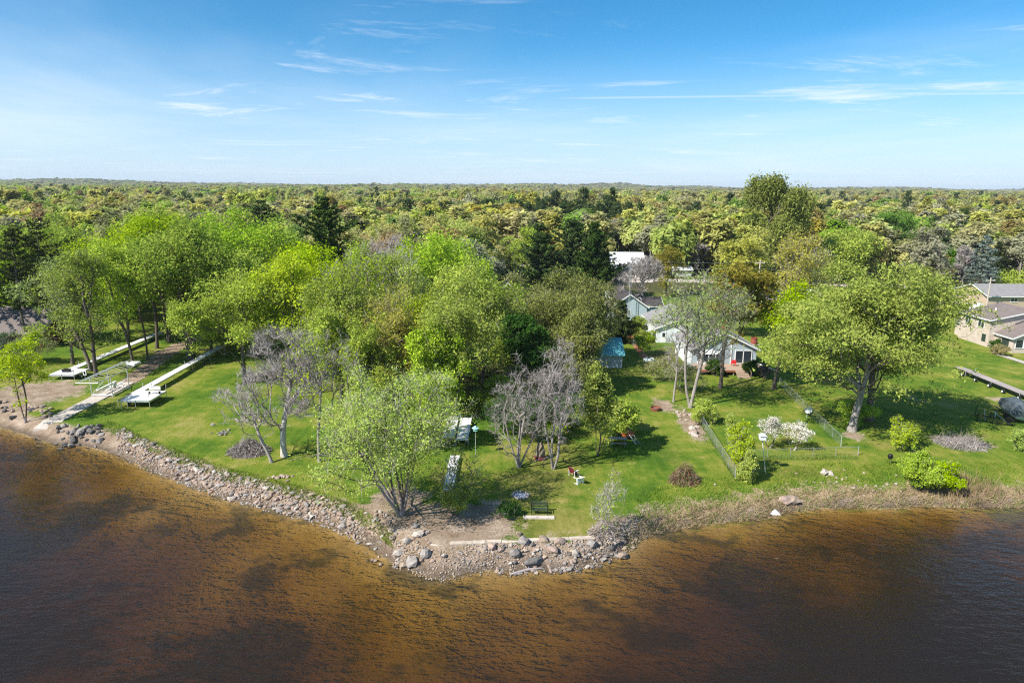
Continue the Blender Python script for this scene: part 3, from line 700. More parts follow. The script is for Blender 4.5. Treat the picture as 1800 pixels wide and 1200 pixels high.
# name, label, preset, base px, top px row, crown width px, crown start fraction, extras
HERO = [
 ('maple_sapling', 'slender double-trunked young tree on the sandy shore beside the far-left stones', 'thin', 44, 738, 585, 100, .28, dict(stems=2, tr=.12, tips=240, leaves=20, spread=.18)),
 ('scots_pine', 'dark flat-topped pine standing deepest in the left edge group', 'PINE', -8, 606, 400, 110, .30, {}),
 ('scots_pine', 'dark pine with long bare trunk in front of the red house', 'PINE', 48, 612, 396, 105, .33, {}),
 ('scots_pine', 'dark pine at the right end of the left edge pine group', 'PINE', 92, 596, 385, 95, .35, {}),
 ('birch_tree', 'pale leafing tree leaning left over the far dock platform', 'pale', 160, 652, 455, 130, .22, dict(lean=(-2.6, 0), bark='bark', tips=380)),
 ('birch_tree', 'tall pale leafing tree with straight dark trunk behind the boat lift', 'pale', 170, 662, 440, 120, .25, dict(lean=(-.6, 0), tips=360)),
 ('fork_tree', 'forked leafing tree leaning left just behind the boat lift', 'light', 234, 646, 425, 150, .35, dict(lean=(-2.2, .5), tr=.2)),
 ('maple_tree', 'slim trunk at the front of the tree row beside the dirt track', 'maple', 259, 632, 430, 110, .48, dict(tips=260, tr=.16)),
 ('maple_tree', 'bright yellow-green maple rising at the left end of the big maple mass', 'maple', 276, 612, 385, 185, .42, dict(tr=.26)),
 ('maple_tree', 'maple with twin dark trunks in the row by the far dock walkway', 'maple', 298, 600, 375, 150, .5, dict(stems=2, spread=.12)),
 ('maple_tree', 'largest maple with thick trunk standing beside the long near dock', 'maple', 336, 631, 364, 205, .33, dict(tr=.5, tips=620)),
 ('maple_tree', 'rounded bright green maple in the middle of the big maple mass', 'maple', 405, 598, 372, 200, .3, dict(tr=.35, tips=560)),
 ('maple_tree', 'bright green maple at the right end of the big maple mass', 'maple', 478, 588, 380, 190, .3, dict(tr=.35, tips=520)),
 ('maple_tree', 'mid green maple behind the bare trees right of the maple mass', 'maple', 540, 600, 440, 150, .25, dict(tips=420)),
 ('boxelder_tree', 'wide yellow-green tree overhanging the end of the near dock', 'light', 432, 672, 452, 210, .18, dict(tips=640, leaves=32, ls=.28, tr=.3)),
 ('boxelder_tree', 'light green tree behind the white-trunked bare tree', 'light', 522, 672, 448, 165, .2, dict(tips=520, leaves=30, ls=.27)),
 ('bare_tree', 'bare tree with pale white leaning trunk on the left lawn', 'bare', 500, 801, 575, 165, .25, dict(bark='bark_pale', limb='bark_grey', tr=.30, lean=(.9, .2), twigs=13, tips=520, lobes=22)),
 ('bare_tree', 'thin grey bare tree leaning left over the brush pile', 'bare', 478, 812, 655, 120, .32, dict(lean=(-2.4, .4), tr=.16, tips=240, twigs=7)),
 ('bare_tree', 'thin straight bare tree right of the white-trunked one', 'bud', 562, 812, 585, 150, .42, dict(tr=.15, lean=(.5, 0), tips=300, leaves=3)),
 ('thicket_tree', 'greyish half-leafed tree in the thicket behind the bare trees', 'bud', 625, 676, 440, 150, .15, dict(leaves=12)),
 ('thicket_tree', 'yellow-budded open tree in the middle of the thicket', 'thin', 668, 706, 500, 165, .15, dict(lmat='leaf_yellow', leaves=16)),
 ('thicket_tree', 'bare grey-stemmed tree rising from the thicket below the big pine', 'bare', 672, 620, 405, 120, .25, dict(stems=3, spread=.2)),
 ('thicket_tree', 'sparse yellow-green tree at the right side of the thicket', 'thin', 722, 690, 470, 140, .15, dict(leaves=19)),
 ('thicket_tree', 'light green leafy tree low in the thicket behind the front tree', 'light', 600, 712, 540, 120, .1, {}),
 ('shore_tree', 'big open multi-stemmed tree at the rocky point in front', 'light', 705, 905, 652, 268, .06, dict(lean=(-.6, 0), stems=8, spread=.22, tr=.30, tips=1150, lobes=46, leaves=24, ls=.145, spr=.5, twigs=3, bark='bark_grey', up=.4)),
 ('young_tree', 'thin leafing sapling between the front tree and the fire ring', 'thin', 806, 886, 770, 105, .12, dict(stems=3, tips=170, tr=.08, leaves=8, ls=.15)),
 ('young_tree', 'small leafing tree standing left of the stored white dock sections', 'light', 748, 790, 665, 90, .15, dict(stems=2, tips=240)),
 ('boxelder_tree', 'full light green tree left of the dark lilac bush', 'light', 800, 730, 500, 165, .12, dict(tips=560, leaves=32)),
 ('boxelder_tree', 'light green tree with silvery leaves behind the dark lilac bush', 'light', 848, 672, 470, 150, .15, dict(tips=520, leaves=32, lmat='leaf_pale')),
 ('maple_tree', 'bright green tree in front of the dark-roofed cottage', 'maple', 790, 610, 415, 150, .2, dict(tips=460)),
 ('maple_tree', 'yellow-green tree between the big pine and the dark-roofed cottage', 'light', 715, 600, 425, 150, .2, dict(tips=460, leaves=34, ls=.32)),
 ('lilac_tree', 'dense dark green round tree in the middle of the lot', 'dark', 918, 692, 556, 112, .08, dict(stems=3, tips=420, ls=.30)),
 ('olive_tree', 'wide olive-grey tree filling the back of the lot', 'olive', 985, 650, 472, 190, .1, dict(tips=680, stems=2)),
 ('olive_tree', 'smaller olive-grey tree left of the wide one', 'olive', 920, 622, 482, 110, .1, dict(tips=380)),
 ('olive_tree', 'olive-grey tree leaning over the teal-roofed shed', 'olive', 1048, 632, 500, 95, .12, dict(tips=360)),
 ('bare_tree', 'grey-brown bare tree standing left of the mottled stump post', 'bare', 912, 821, 628, 138, .12, dict(stems=4, spread=.22, tr=.22, twigs=7, tw_len=.65, tips=420, lobes=20)),
 ('bare_tree', 'pinkish-grey bare tree with drooping twigs right of the mottled stump post', 'bare', 972, 824, 600, 105, .06, dict(droop=.75, tr=.2, twigs=9, tw_len=1.1, tips=420, stems=3, spread=.16, lobes=20)),
 ('young_tree', 'upright light green young tree beside the picnic table', 'light', 1050, 800, 640, 75, .08, dict(stems=3, tips=320, tr=.1, lmat='leaf_light')),
 ('young_tree', 'small dense green young tree behind the picnic table', 'light', 1092, 765, 700, 62, .08, dict(stems=2, tips=220, lmat='leaf_elm', leaves=34)),
 ('fence_tree', 'grey-green spreading tree with forked trunk at the top of the chain-link fence', 'grey', 1213, 716, 474, 185, .34, dict(tr=.25, stems=2, spread=.1, tips=560, leaves=8, lmat='leaf_pale', lobes=26, twigs=5)),
 ('fence_tree', 'slim bare trunk at the left of the fence row', 'bare', 1184, 706, 585, 60, .45, dict(tips=160, tr=.14)),
 ('fence_tree', 'leaning pinkish bare tree in front of the blue house', 'bare', 1216, 706, 555, 100, .35, dict(tips=240, tr=.16, lean=(1.2, 0), bark='bark_pale')),
 ('oak_tree', 'bronze-green oak standing before the deck of the blue house', 'bronze', 1266, 682, 462, 125, .38, dict(tr=.26, tips=520, leaves=32, lean=(1.6, 1.0))),
 ('yard_tree', 'light open tree at the corner of the right chain-link fence', 'light', 1360, 684, 500, 135, .42, dict(tr=.28, tips=460, leaves=22, lean=(1.2, 0))),
 ('yard_tree', 'tall fine-twigged yellowish tree behind the corner of the yard', 'grey', 1396, 590, 412, 125, .25, dict(lmat='leaf_yellow', tips=480, leaves=20, ls=.3)),
 ('elm_tree', 'huge spreading yellow-green elm dominating the right yard', 'elm', 1497, 757, 464, 350, .16, dict(tr=.42, stems=1, leader=.3, wob=.03, tips=1700, leaves=36, bark='bark_grey', lean=(1.8, .4))),
 ('elm_tree', 'darker second trunk close behind the huge elm', 'elm', 1527, 738, 505, 200, .35, dict(tr=.4, tips=560, leaves=30, bark='bark')),
 ('elm_tree', 'small light tree left of the huge elm behind the lawn', 'elm', 1450, 640, 505, 130, .2, dict(tips=420)),
 ('crabapple_tree', 'white blossoming tree nearer to the white birdhouse', 'BLOSSOM', 1352, 786, 732, 52, .30, {}),
 ('crabapple_tree', 'white blossoming tree at the end away from the birdhouse', 'BLOSSOM', 1395, 791, 744, 52, .35, {}),
 # farther back
 ('white_pine', 'large dark white pine towering behind the thicket', 'WPINE', 582, 566, 343, 125, .12, dict(levels=30)),
 ('white_pine', 'dark pine top poking out behind the maple mass', 'WPINE', 470, 520, 350, 85, .2, {}),
 ('white_pine', 'leftmost of the three dark pines behind the lot', 'WPINE', 948, 522, 392, 85, .1, dict(levels=28)),
 ('white_pine', 'middle and tallest of the three dark pines behind the lot', 'WPINE', 1003, 522, 384, 82, .1, dict(levels=30)),
 ('white_pine', 'rightmost of the three dark pines behind the lot', 'WPINE', 1042, 528, 388, 78, .08, dict(levels=30)),
 ('rust_tree', 'reddish-brown budding tree between the maple mass and the big pine', 'rust', 495, 500, 396, 75, .2, {}),
 ('rust_tree', 'orange-brown budding tree left of the grey cottage roof', 'rust', 786, 500, 402, 70, .2, {}),
 ('yard_spruce', 'small dark cone-shaped spruce on the far lawn', 'SPRUCE', 1125, 431, 399, 32, .05, dict(lmat='needle_dark')),
 ('cottonwood_tree', 'very tall willow rising above the horizon', 'willow', 1350, 498, 307, 112, .12, dict(tips=760, tr=.7, stems=3, lobes=9, spread=.22, top=.2)),
 ('round_tree', 'round grey-brown tree just in front of the tall willow', 'grey', 1340, 470, 398, 66, .1, dict(leaves=26, ls=.4)),
 ('dark_spruce', 'dark green spruce left of the round grey-brown tree', 'SPRUCE', 1297, 492, 384, 68, .05, dict(lmat='needle_pine')),
 ('willow_tree', 'broad green drooping tree right of the tall willow', 'willow', 1480, 496, 388, 128, .12, dict(lmat='leaf_elm', tips=620)),
 ('maple_tree', 'bright pure green maple standing out on the right', 'bright', 1560, 462, 366, 92, .15, dict(tips=460)),
 ('grey_tree', 'grey budding tree right of the bright green maple', 'grey', 1632, 452, 396, 66, .15, dict(leaves=18, ls=.4)),
 ('blue_spruce', 'silvery blue spruce beside the road on the right', 'SPRUCE', 1722, 506, 411, 62, .12, dict(lmat='needle_blue', levels=26)),
 ('dark_spruce', 'dark spruce hidden behind the blue spruce', 'SPRUCE', 1748, 496, 425, 50, .1, dict(lmat='needle_dark')),
 ('bare_tree', 'brown bare tree left of the blue spruce', 'bare', 1692, 500, 432, 48, .1, dict(tw_w=.05)),
 ('yard_tree', 'green small tree behind the elm by the road', 'bright', 1655, 492, 436, 52, .12, {}),
 ('yard_tree', 'brownish tree behind the elm by the road', 'bronze', 1640, 500, 450, 56, .12, {}),
 ('bare_tree', 'mauve-grey bare spreading tree above the dark-roofed blue house', 'bare', 1127, 552, 452, 90, .3, dict(tw_w=.04, tr=.28)),
 ('bare_tree', 'brownish drooping bare tree at the gravel driveway', 'bare', 1092, 520, 456, 55, .1, dict(tw_w=.045, droop=.5)),
 ('bronze_tree', 'dark bronze small tree beside the white-roofed house', 'bronze', 1170, 520, 430, 60, .2, dict(lmat='leaf_bronze', leaves=18)),
 ('grey_tree', 'grey bare tree against the yellow oak behind the wires', 'bare', 1222, 480, 412, 66, .15, dict(tw_w=.06)),
 ('oak_tree', 'orange-yellow oak behind the wires', 'tan', 1218, 462, 396, 52, .2, dict(lmat='leaf_bronze')),
 ('bare_tree', 'brown-grey bare tree on the far lawn right of the three pines', 'bare', 1088, 448, 384, 52, .2, dict(tw_w=.08)),
 ('grey_tree', 'grey tree behind the yard lawn left of the elm', 'bud', 1425, 540, 440, 90, .15, dict(tw_w=.05, leaves=14)),
 ('oak_tree', 'bronze-yellow tree in front of the utility pole', 'bronze', 1300, 590, 466, 90, .2, dict(tips=460, leaves=32)),
 ('ash_tree', 'small light tree beside the left utility pole', 'thin', 905, 500, 415, 60, .2, dict(leaves=26)),
 ('ash_tree', 'light green roadside tree left of the three pines', 'light', 930, 492, 400, 60, .15, dict(ls=.4)),
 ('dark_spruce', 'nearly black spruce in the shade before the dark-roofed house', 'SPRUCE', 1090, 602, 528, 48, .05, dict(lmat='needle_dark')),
 ('birch_tree', 'pale green tree left of the front bright maple mass', 'pale', 128, 640, 470, 110, .2, dict(tips=320)),
 ('maple_tree', 'bright maple behind the pines at the left edge', 'maple', 110, 560, 378, 150, .2, dict(tips=420)),
 ('maple_tree', 'yellow-green maple at the far left behind the dark pines', 'maple', 20, 560, 385, 150, .2, dict(tips=420)),
 ('thicket_tree', 'grey twiggy tree right of the near dock end in the thicket', 'bud', 560, 690, 520, 120, .12, dict(leaves=12)),
 ('thicket_tree', 'pale green tree at the lower left of the thicket', 'light', 612, 690, 470, 130, .12, dict(lmat='leaf_pale')),
 ('thicket_tree', 'yellowish leafing tree low in the right half of the thicket', 'thin', 700, 722, 545, 120, .1, dict(lmat='leaf_yellow', leaves=22)),
 ('thicket_tree', 'green leafy tree between the thicket and the lot', 'light', 752, 712, 520, 130, .1, dict(leaves=30)),
 ('thicket_tree', 'taller light green tree at the back of the thicket', 'light', 640, 640, 430, 140, .2, {}),
 ('thicket_tree', 'grey bare tree at the back right of the thicket', 'bare', 700, 630, 415, 110, .2, {}),
 ('thicket_tree', 'light tree near the cottage behind the lot', 'light', 830, 620, 455, 120, .15, dict(leaves=30)),
 ('thicket_tree', 'olive tree behind the dark lilac bush', 'olive', 880, 640, 500, 110, .12, {}),
 ('maple_tree', 'low bright maple filling below the big maple mass', 'maple', 372, 620, 470, 120, .12, dict(tips=360)),
 ('maple_tree', 'low bright maple behind the near dock end', 'maple', 450, 628, 455, 130, .12, dict(tips=360)),
 ('maple_tree', 'small maple filling the gap under the left maples', 'maple', 225, 600, 440, 110, .15, dict(tips=320)),
 ('thicket_tree', 'leafy light tree in the middle of the thicket front', 'light', 655, 735, 560, 110, .08, dict(leaves=28)),
 ('thicket_tree', 'dense light green tree at the front right of the thicket', 'light', 770, 740, 560, 110, .08, dict(leaves=30)),
 ('thicket_tree', 'light green tree in the thicket behind the white-trunked tree', 'light', 560, 650, 470, 130, .12, dict(leaves=30)),
 ('thicket_tree', 'pale green tree at the middle back of the thicket', 'light', 680, 655, 450, 140, .12, dict(leaves=28, lmat='leaf_pale')),
 ('thicket_tree', 'green tree left of the lot near its back', 'light', 815, 665, 470, 130, .1, dict(leaves=30)),
 ('olive_tree', 'low olive tree filling the middle of the lot', 'olive', 1008, 690, 545, 110, .08, dict(tips=420)),
 ('olive_tree', 'low olive tree beside the teal-roofed shed', 'olive', 1025, 690, 560, 90, .08, dict(tips=360)),
]
for i, (nm, lab, pre, bx, by, ty, wp, cbf, ex) in enumerate(HERO):
    x, y = G(bx, by); _, H = V(bx, ty, y); Wm = wp * mpp(y, H * .6)
    H = max(H, 1.5); ex = dict(ex); s = 100 + i
    if pre == 'PINE':
        me = conifer_meshes(s, H, Wm, H * cbf, **{**dict(lmat='needle_dark', levels=17, per=5, sites=7, blades=11, ls=.55, irr=.9, power=.42, droop=.0, tr=.22, flat=.8), **ex})
    elif pre == 'WPINE':
        me = conifer_meshes(s, H, Wm, H * cbf, **{**dict(levels=22, per=7, sites=8, blades=17, ls=.75, irr=.8, power=.62, droop=.05, tr=.34, flat=.5), **ex})
    elif pre == 'SPRUCE':
        me = conifer_meshes(s, H, Wm, H * cbf, **{**dict(levels=22, per=7, sites=7, blades=11, ls=.6, irr=.3, power=.85, droop=-.32, tr=.22), **ex})
    elif pre == 'BLOSSOM':
        me = tree_meshes(s, H, Wm, H * cbf, tips=170, leaves=13, ls=.12, spr=.33, lmat='petal', bark='bark_grey', tr=.09, stems=2, lobes=9, step=.35, twigs=1, tw_len=.3)
    else:
        prm = {**PRE[pre], **ex}
        prm.setdefault('tr', .012 * H + .05)
        k = y / 75.0                       # farther trees can carry coarser twigs
        prm['rt'] = .012 * max(1, k); prm['step'] = max(.55, min(1.3, H * .055))
        prm['spr'] = prm.get('spr', .55) * max(.6, min(1.5, Wm / 9)); prm['tw_len'] = prm.get('tw_len', .8) * max(.5, min(1.6, Wm / 8))
        prm['tw_w'] = prm.get('tw_w', .022) * max(1, k * .8)
        me = tree_meshes(s, H, Wm, H * cbf, **prm)
    put_tree(me, nm, lab, x, y)

# shrubs: low crowns with stems from the ground
SHR = [
 ('dark green clipped shrub left of the deck steps', 1256, 660, 630, 32, 'leaf_dark', 20),
 ('dark green clipped shrub right of the deck steps', 1318, 660, 634, 30, 'leaf_dark', 20),
 ('brown-grey leafless shrub at the right end of the deck', 1342, 664, 640, 26, 'leaf_twig', 9),
 ('yellow-green pointed shrub beside the mulch strip fence', 1122, 600, 556, 34, 'leaf_light', 22),
 ('loose yellow-green shrub growing along the mulch strip', 1135, 625, 582, 40, 'leaf_light', 12),
 ('grey-brown thicket shrub at the foot of the forked fence tree', 1165, 668, 625, 60, 'leaf_olive', 7),
 ('grey-brown leafing shrub under the bare fence trunks', 1200, 690, 640, 70, 'leaf_olive', 8),
 ('light green feathery shrub at the top of the chain-link fence', 1238, 745, 705, 48, 'leaf_elm', 18),
 ('tall light green shrub at the lake end of the chain-link fence', 1298, 835, 745, 52, 'leaf_elm', 18),
 ('leafy green shrub clump beside the birdhouse pole', 1312, 845, 790, 40, 'leaf_elm', 16),
 ('thin sprouting shrub before the blossoming trees', 1285, 790, 730, 28, 'leaf_elm', 12),
 ('low green shrub right of the huge elm trunk', 1585, 790, 738, 60, 'leaf_elm', 12),
 ('round green shrub on the bank at the right shore', 1615, 850, 782, 78, 'leaf_elm', 26),
 ('round green shrub overhanging the reeds at the right shore', 1660, 855, 806, 56, 'leaf_elm', 18),
 ('low sprouts of leaves around the huge elm trunk', 1500, 745, 705, 70, 'leaf_maple', 14),
 ('twiggy grey-green shrub at the corner of the point', 1068, 935, 822, 60, 'leaf_pale', 1),
 ('low leafy shrub on the sand right of the front tree', 800, 905, 850, 60, 'leaf_light', 10),
 ('dark green low shrub at the top of the sand patch', 893, 906, 884, 40, 'leaf_dark', 7),
 ('green undergrowth shrub behind the bare tree pair', 985, 770, 720, 90, 'leaf_elm', 12),
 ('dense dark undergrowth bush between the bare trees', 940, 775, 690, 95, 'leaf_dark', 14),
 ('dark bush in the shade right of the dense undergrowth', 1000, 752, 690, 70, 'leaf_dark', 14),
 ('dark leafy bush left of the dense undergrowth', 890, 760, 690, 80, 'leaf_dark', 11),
 ('leafy shrub under the big olive tree', 880, 720, 660, 90, 'leaf_light', 16),
 ('low green shrub by the blue flowered border of the right house', 1755, 624, 606, 30, 'leaf_tan', 12),
 ('small shrub against the wall of the right house', 1746, 618, 596, 16, 'leaf_dark', 16),
 ('leafy dark shrub below the left pines', 60, 640, 575, 70, 'leaf_pale', 8),
 ('dense shrub at the base of the left pine group', 20, 640, 585, 70, 'leaf_dark', 6),
 ('small weedy shrub beside the stored lake boat', 1790, 790, 755, 34, 'leaf_elm', 10),
]
for i, (lab, bx, by, ty, wp, lm, lv) in enumerate(SHR):
    x, y = G(bx, by); _, H = V(bx, ty, y); Wm = wp * mpp(y)
    H = max(.6, H)
    me = tree_meshes(500 + i, H, Wm, H * .06, tips=int(150 + 12 * Wm * H), leaves=lv * 1.45, ls=.14, spr=max(.25, .07 * Wm), lmat=lm, bark='bark_grey', tr=.05, stems=6, spread=.34, lobes=10,
                     step=max(.25, H * .1), twigs=3, tw_len=.25 * H ** .5, rt=.008, tw_w=.018)
    put_tree(me, 'shrub', lab, x, y, cat='shrub')

# ------------------------------------------------------------------ the woods
CLEAR = []      # (px, py, half width px, half depth m): open places among the trees
for a in [(880, 455, 34, 45), (1105, 470, 46, 28), (1130, 500, 60, 24), (1150, 430, 46, 40), (1390, 512, 60, 16), (1690, 500, 60, 20), (1765, 460, 45, 30), (1590, 470, 60, 16), (1255, 436, 22, 10), (842, 420, 18, 12),
          (1770, 520, 60, 24), (1190, 452, 26, 14), (895, 520, 30, 20), (1330, 500, 50, 15)]:
    cx, cy = G(a[0], a[1]); CLEAR.append((cx, cy, a[2] * mpp(cy), a[3]))
def clear_at(x, y):
    for cx, cy, rx, ry in CLEAR:
        if ((x - cx) / rx) ** 2 + ((y - cy) / ry) ** 2 < 1: return True
    return False
KINDS = ['tan', 'yellow', 'light', 'maple', 'olive', 'rust', 'grey', 'bright', 'WPINE', 'bronze']
KNAME = dict(tan=('oak_tree', 'tan budding oak'), yellow=('poplar_tree', 'yellow-green budding tree'), light=('ash_tree', 'light green tree'), maple=('maple_tree', 'bright yellow-green maple'),
             olive=('olive_tree', 'olive-grey tree'), rust=('red_maple_tree', 'rusty red budding tree'), grey=('grey_tree', 'grey twiggy tree'), bright=('linden_tree', 'fresh green tree'),
             WPINE=('pine_tree', 'dark green pine'), bronze=('oak_tree', 'bronze oak'))
rs = np.random.default_rng(77)
def kind_at(x, y, r):
    a = vnoise(np.array([x]), np.array([y]), 21, 210.0)[0]; b = vnoise(np.array([x]), np.array([y]), 22, 170.0)[0]
    rt = x / max(y, 1) ; u = r.random()
    if a > .60 or (u < .03): return 'WPINE'
    if b > .38: return ['tan', 'bronze', 'yellow', 'tan', 'yellow', 'grey', 'tan', 'rust'][int(u * 8)]
    if b < -.36: return ['grey', 'olive', 'olive', 'tan', 'grey', 'light'][int(u * 6)]
    if rt < -.1: return ['yellow', 'light', 'yellow', 'maple', 'tan', 'bright', 'olive', 'light', 'yellow', 'light', 'yellow', 'tan', 'olive', 'light', 'rust'][int(u * 15)]
    return ['tan', 'yellow', 'olive', 'tan', 'light', 'yellow', 'tan', 'yellow', 'grey', 'light', 'olive', 'bronze', 'yellow', 'bright'][int(u * 14)]
MIDP = {}
for i, k in enumerate(KINDS):
    for v_ in range(2):
        if k == 'WPINE':
            MIDP[k, v_] = conifer_meshes(900 + 2 * i + v_, 17, 8, 1.5, lmat='far_pine', levels=20, per=6, sites=6, blades=7, ls=.95, irr=.6, power=.75, droop=.0, tr=.3)
        else:
            q = {**PRE[k]}; q.update(tips=300, leaves=max(q['leaves'] * .75, 12), ls=.5, spr=1.0, rt=.04, step=1.1, tr=.24, tw_w=.07, outw=1.5, lmat='far_' + k)
            if k == 'grey': q.update(leaves=16)
            MIDP[k, v_] = tree_meshes(900 + 2 * i + v_, 15, 10.5, 3.0, **q)
cand = []
for yy in np.arange(128, 330, 8.2):
    for xx in np.arange(-.80 * yy - 8, .80 * yy + 8, 8.2):
        x = xx + rs.uniform(-3, 3); y = yy + rs.uniform(-3, 3)
        if clear_at(x, y): continue
        if x > -8 and y < 158 + 30 * (x > 75): continue          # the yards and houses right of the lot
        if x > -8 and y < 218 and rs.random() < .62: continue
        if x < -8 and y < 136: continue
        pxx = 900 + 1200 * x / (y * .975 + 6.2)
        if 1066 < pxx < 1152 and y < 232 or 1170 < pxx < 1215 and y < 225 or 1335 < pxx < 1445 and y < 196 or 900 < pxx < 1066 and y < 186 or 515 < pxx < 650 and y < 152: continue
        cand.append((x, y))
near = np.array(TREE_XY)
cand = [c for c in cand if np.min(np.hypot(near[:, 0] - c[0], near[:, 1] - c[1])) > 4.2]
ROAD = [(330, 178), (132, 198), (62, 208), (30, 214), (2, 250), (-40, 300), (-160, 380)]
def near_road(x, y, w=7):
    for (ax, ay), (bx, by) in zip(ROAD[:-1], ROAD[1:]):
        ux, uy = bx - ax, by - ay; t = max(0, min(1, ((x - ax) * ux + (y - ay) * uy) / (ux * ux + uy * uy)))
        if math.hypot(x - ax - t * ux, y - ay - t * uy) < w: return True
    return False
cand = [c for c in cand if not near_road(*c)]
cand.sort(key=lambda c: c[1])
NIND = max(0, 296 - NTREE[0])
def WHERE(x, y):
    r = x / y
    w = ('behind the left pines', 'behind the big maple mass', 'behind the thicket', 'behind the lot', 'behind the blue house', 'behind the huge elm', 'behind the beige house')[int(np.searchsorted([-.58, -.33, -.12, .12, .33, .56], r))]
    return w + (', near row' if y < 165 else ', second row' if y < 195 else ' beyond the road')
for i, (x, y) in enumerate(cand[:NIND]):
    k = kind_at(x, y, rs); nm, lab = KNAME[k]
    s = rs.uniform(.62, 1.3)
    put_tree(MIDP[k, int(rs.integers(0, 2))], nm, lab + ' in the woods ' + WHERE(x, y), x, y,
             group='woodland ' + lab + 's', rz=rs.uniform(0, 6.28), sc=(s * rs.uniform(.85, 1.15), s * rs.uniform(.85, 1.15), s))
# the rest of the woods to the horizon: one mass, trees scattered over points
PC = bpy.data.collections.new('woodland_sources')
SRC = []
for i, k in enumerate(KINDS):
    for v_ in range(2):
        if k == 'WPINE': a, b = conifer_meshes(950 + 2 * i + v_, 18, 8.5, 1.0, lmat='far_pine', levels=15, per=5, sites=4, blades=5, ls=1.7, irr=.6, power=.75, droop=.0, tr=.3)
        else:
            q = {**PRE[k]}; q.update(tips=150, leaves=max(q['leaves'] * .95, 15), ls=1.1, spr=1.3, rt=.06, step=1.9, tr=.24, twigs=0, lobes=9, up=.5, outw=2.2, lmat='far_' + k)
            a, b = tree_meshes(950 + 2 * i + v_, 15.5, 11, 2.5, **q)
        va_ = np.empty(len(a.vertices) * 3, np.float32); a.vertices.foreach_get('co', va_)
        vb_ = np.empty(len(b.vertices) * 3, np.float32); b.vertices.foreach_get('co', vb_)
        fa = np.array([p_.vertices[:] for p_ in a.polygons]); fb = np.array([p_.vertices[:] for p_ in b.polygons])
        o = bpy.data.objects.new('source_%02d' % len(SRC), mesh_np('source', np.concatenate([va_, vb_]).reshape(-1, 3), [(fa, 0), (fb + len(va_) // 3, 1)], [a.materials[0], b.materials[0]]))
        PC.objects.link(o); SRC.append(k); bpy.data.meshes.remove(a); bpy.data.meshes.remove(b)
pts, sid, scl, rot = [], [], [], []
def addp(x, y, sxy, sz):
    k = kind_at(x, y, rs)
    pts.append((x, y, 0)); sid.append(KINDS.index(k) * 2 + int(rs.integers(0, 2))); scl.append((sxy, sxy, sz)); rot.append((0, 0, rs.uniform(0, 6.28)))
for x, y in cand[NIND:]: 
    s = rs.uniform(.72, 1.25); addp(x, y, s, s)
for y0, y1, st in ((330, 650, 8.6), (650, 1300, 11), (1300, 2500, 17), (2500, 4600, 28), (4600, 8200, 44)):
    for yy in np.arange(y0, y1, st):
        for xx in np.arange(-.82 * yy, .82 * yy, st):
            x = xx + rs.uniform(-.4, .4) * st; y = yy + rs.uniform(-.4, .4) * st
            if clear_at(x, y) or near_road(x, y): continue
            s = rs.uniform(.6, 1.5) * (st / 8.6) ** .8; addp(x, y, s, rs.uniform(.7, 1.25) * (1.25 if rs.random() < .12 else 1))
pts = np.array(pts); pts[:, 2] = hillz(pts[:, 0], pts[:, 1])
fm = bpy.data.meshes.new('woodland'); fm.vertices.add(len(pts)); fm.vertices.foreach_set('co', pts.astype(np.float32).ravel())
a = fm.attributes.new('src', 'INT', 'POINT'); a.data.foreach_set('value', np.array(sid, np.int32))
a = fm.attributes.new('scl', 'FLOAT_VECTOR', 'POINT'); a.data.foreach_set('vector', np.array(scl, np.float32).ravel())
a = fm.attributes.new('rot', 'FLOAT_VECTOR', 'POINT'); a.data.foreach_set('vector', np.array(rot, np.float32).ravel())
wood = link('woodland', fm); tag(wood, 'mixed spring woodland spreading to the horizon', 'woodland', kind='stuff')
ng = bpy.data.node_groups.new('scatter_trees', 'GeometryNodeTree')
ng.interface.new_socket('Geometry', in_out='INPUT', socket_type='NodeSocketGeometry'); ng.interface.new_socket('Geometry', in_out='OUTPUT', socket_type='NodeSocketGeometry')
gi, go = ng.nodes.new('NodeGroupInput'), ng.nodes.new('NodeGroupOutput')
ci = ng.nodes.new('GeometryNodeCollectionInfo'); ci.inputs['Collection'].default_value = PC; ci.inputs['Separate Children'].default_value = True; ci.inputs['Reset Children'].default_value = True
ip = ng.nodes.new('GeometryNodeInstanceOnPoints'); ip.inputs['Pick Instance'].default_value = True
def nattr(nm, ty):
    q = ng.nodes.new('GeometryNodeInputNamedAttribute'); q.data_type = ty; q.inputs['Name'].default_value = nm
    return [s for s in q.outputs if s.enabled][0]
ng.links.new(gi.outputs[0], ip.inputs['Points']); ng.links.new(ci.outputs[0], ip.inputs['Instance'])
ng.links.new(nattr('src', 'INT'), ip.inputs['Instance Index']); ng.links.new(nattr('scl', 'FLOAT_VECTOR'), ip.inputs['Scale'])
e2r = ng.nodes.new('FunctionNodeEulerToRotation'); ng.links.new(nattr('rot', 'FLOAT_VECTOR'), e2r.inputs[0]); ng.links.new(e2r.outputs[0], ip.inputs['Rotation'])
ng.links.new(ip.outputs[0], go.inputs[0])
md = wood.modifiers.new('scatter', 'NODES'); md.node_group = ng
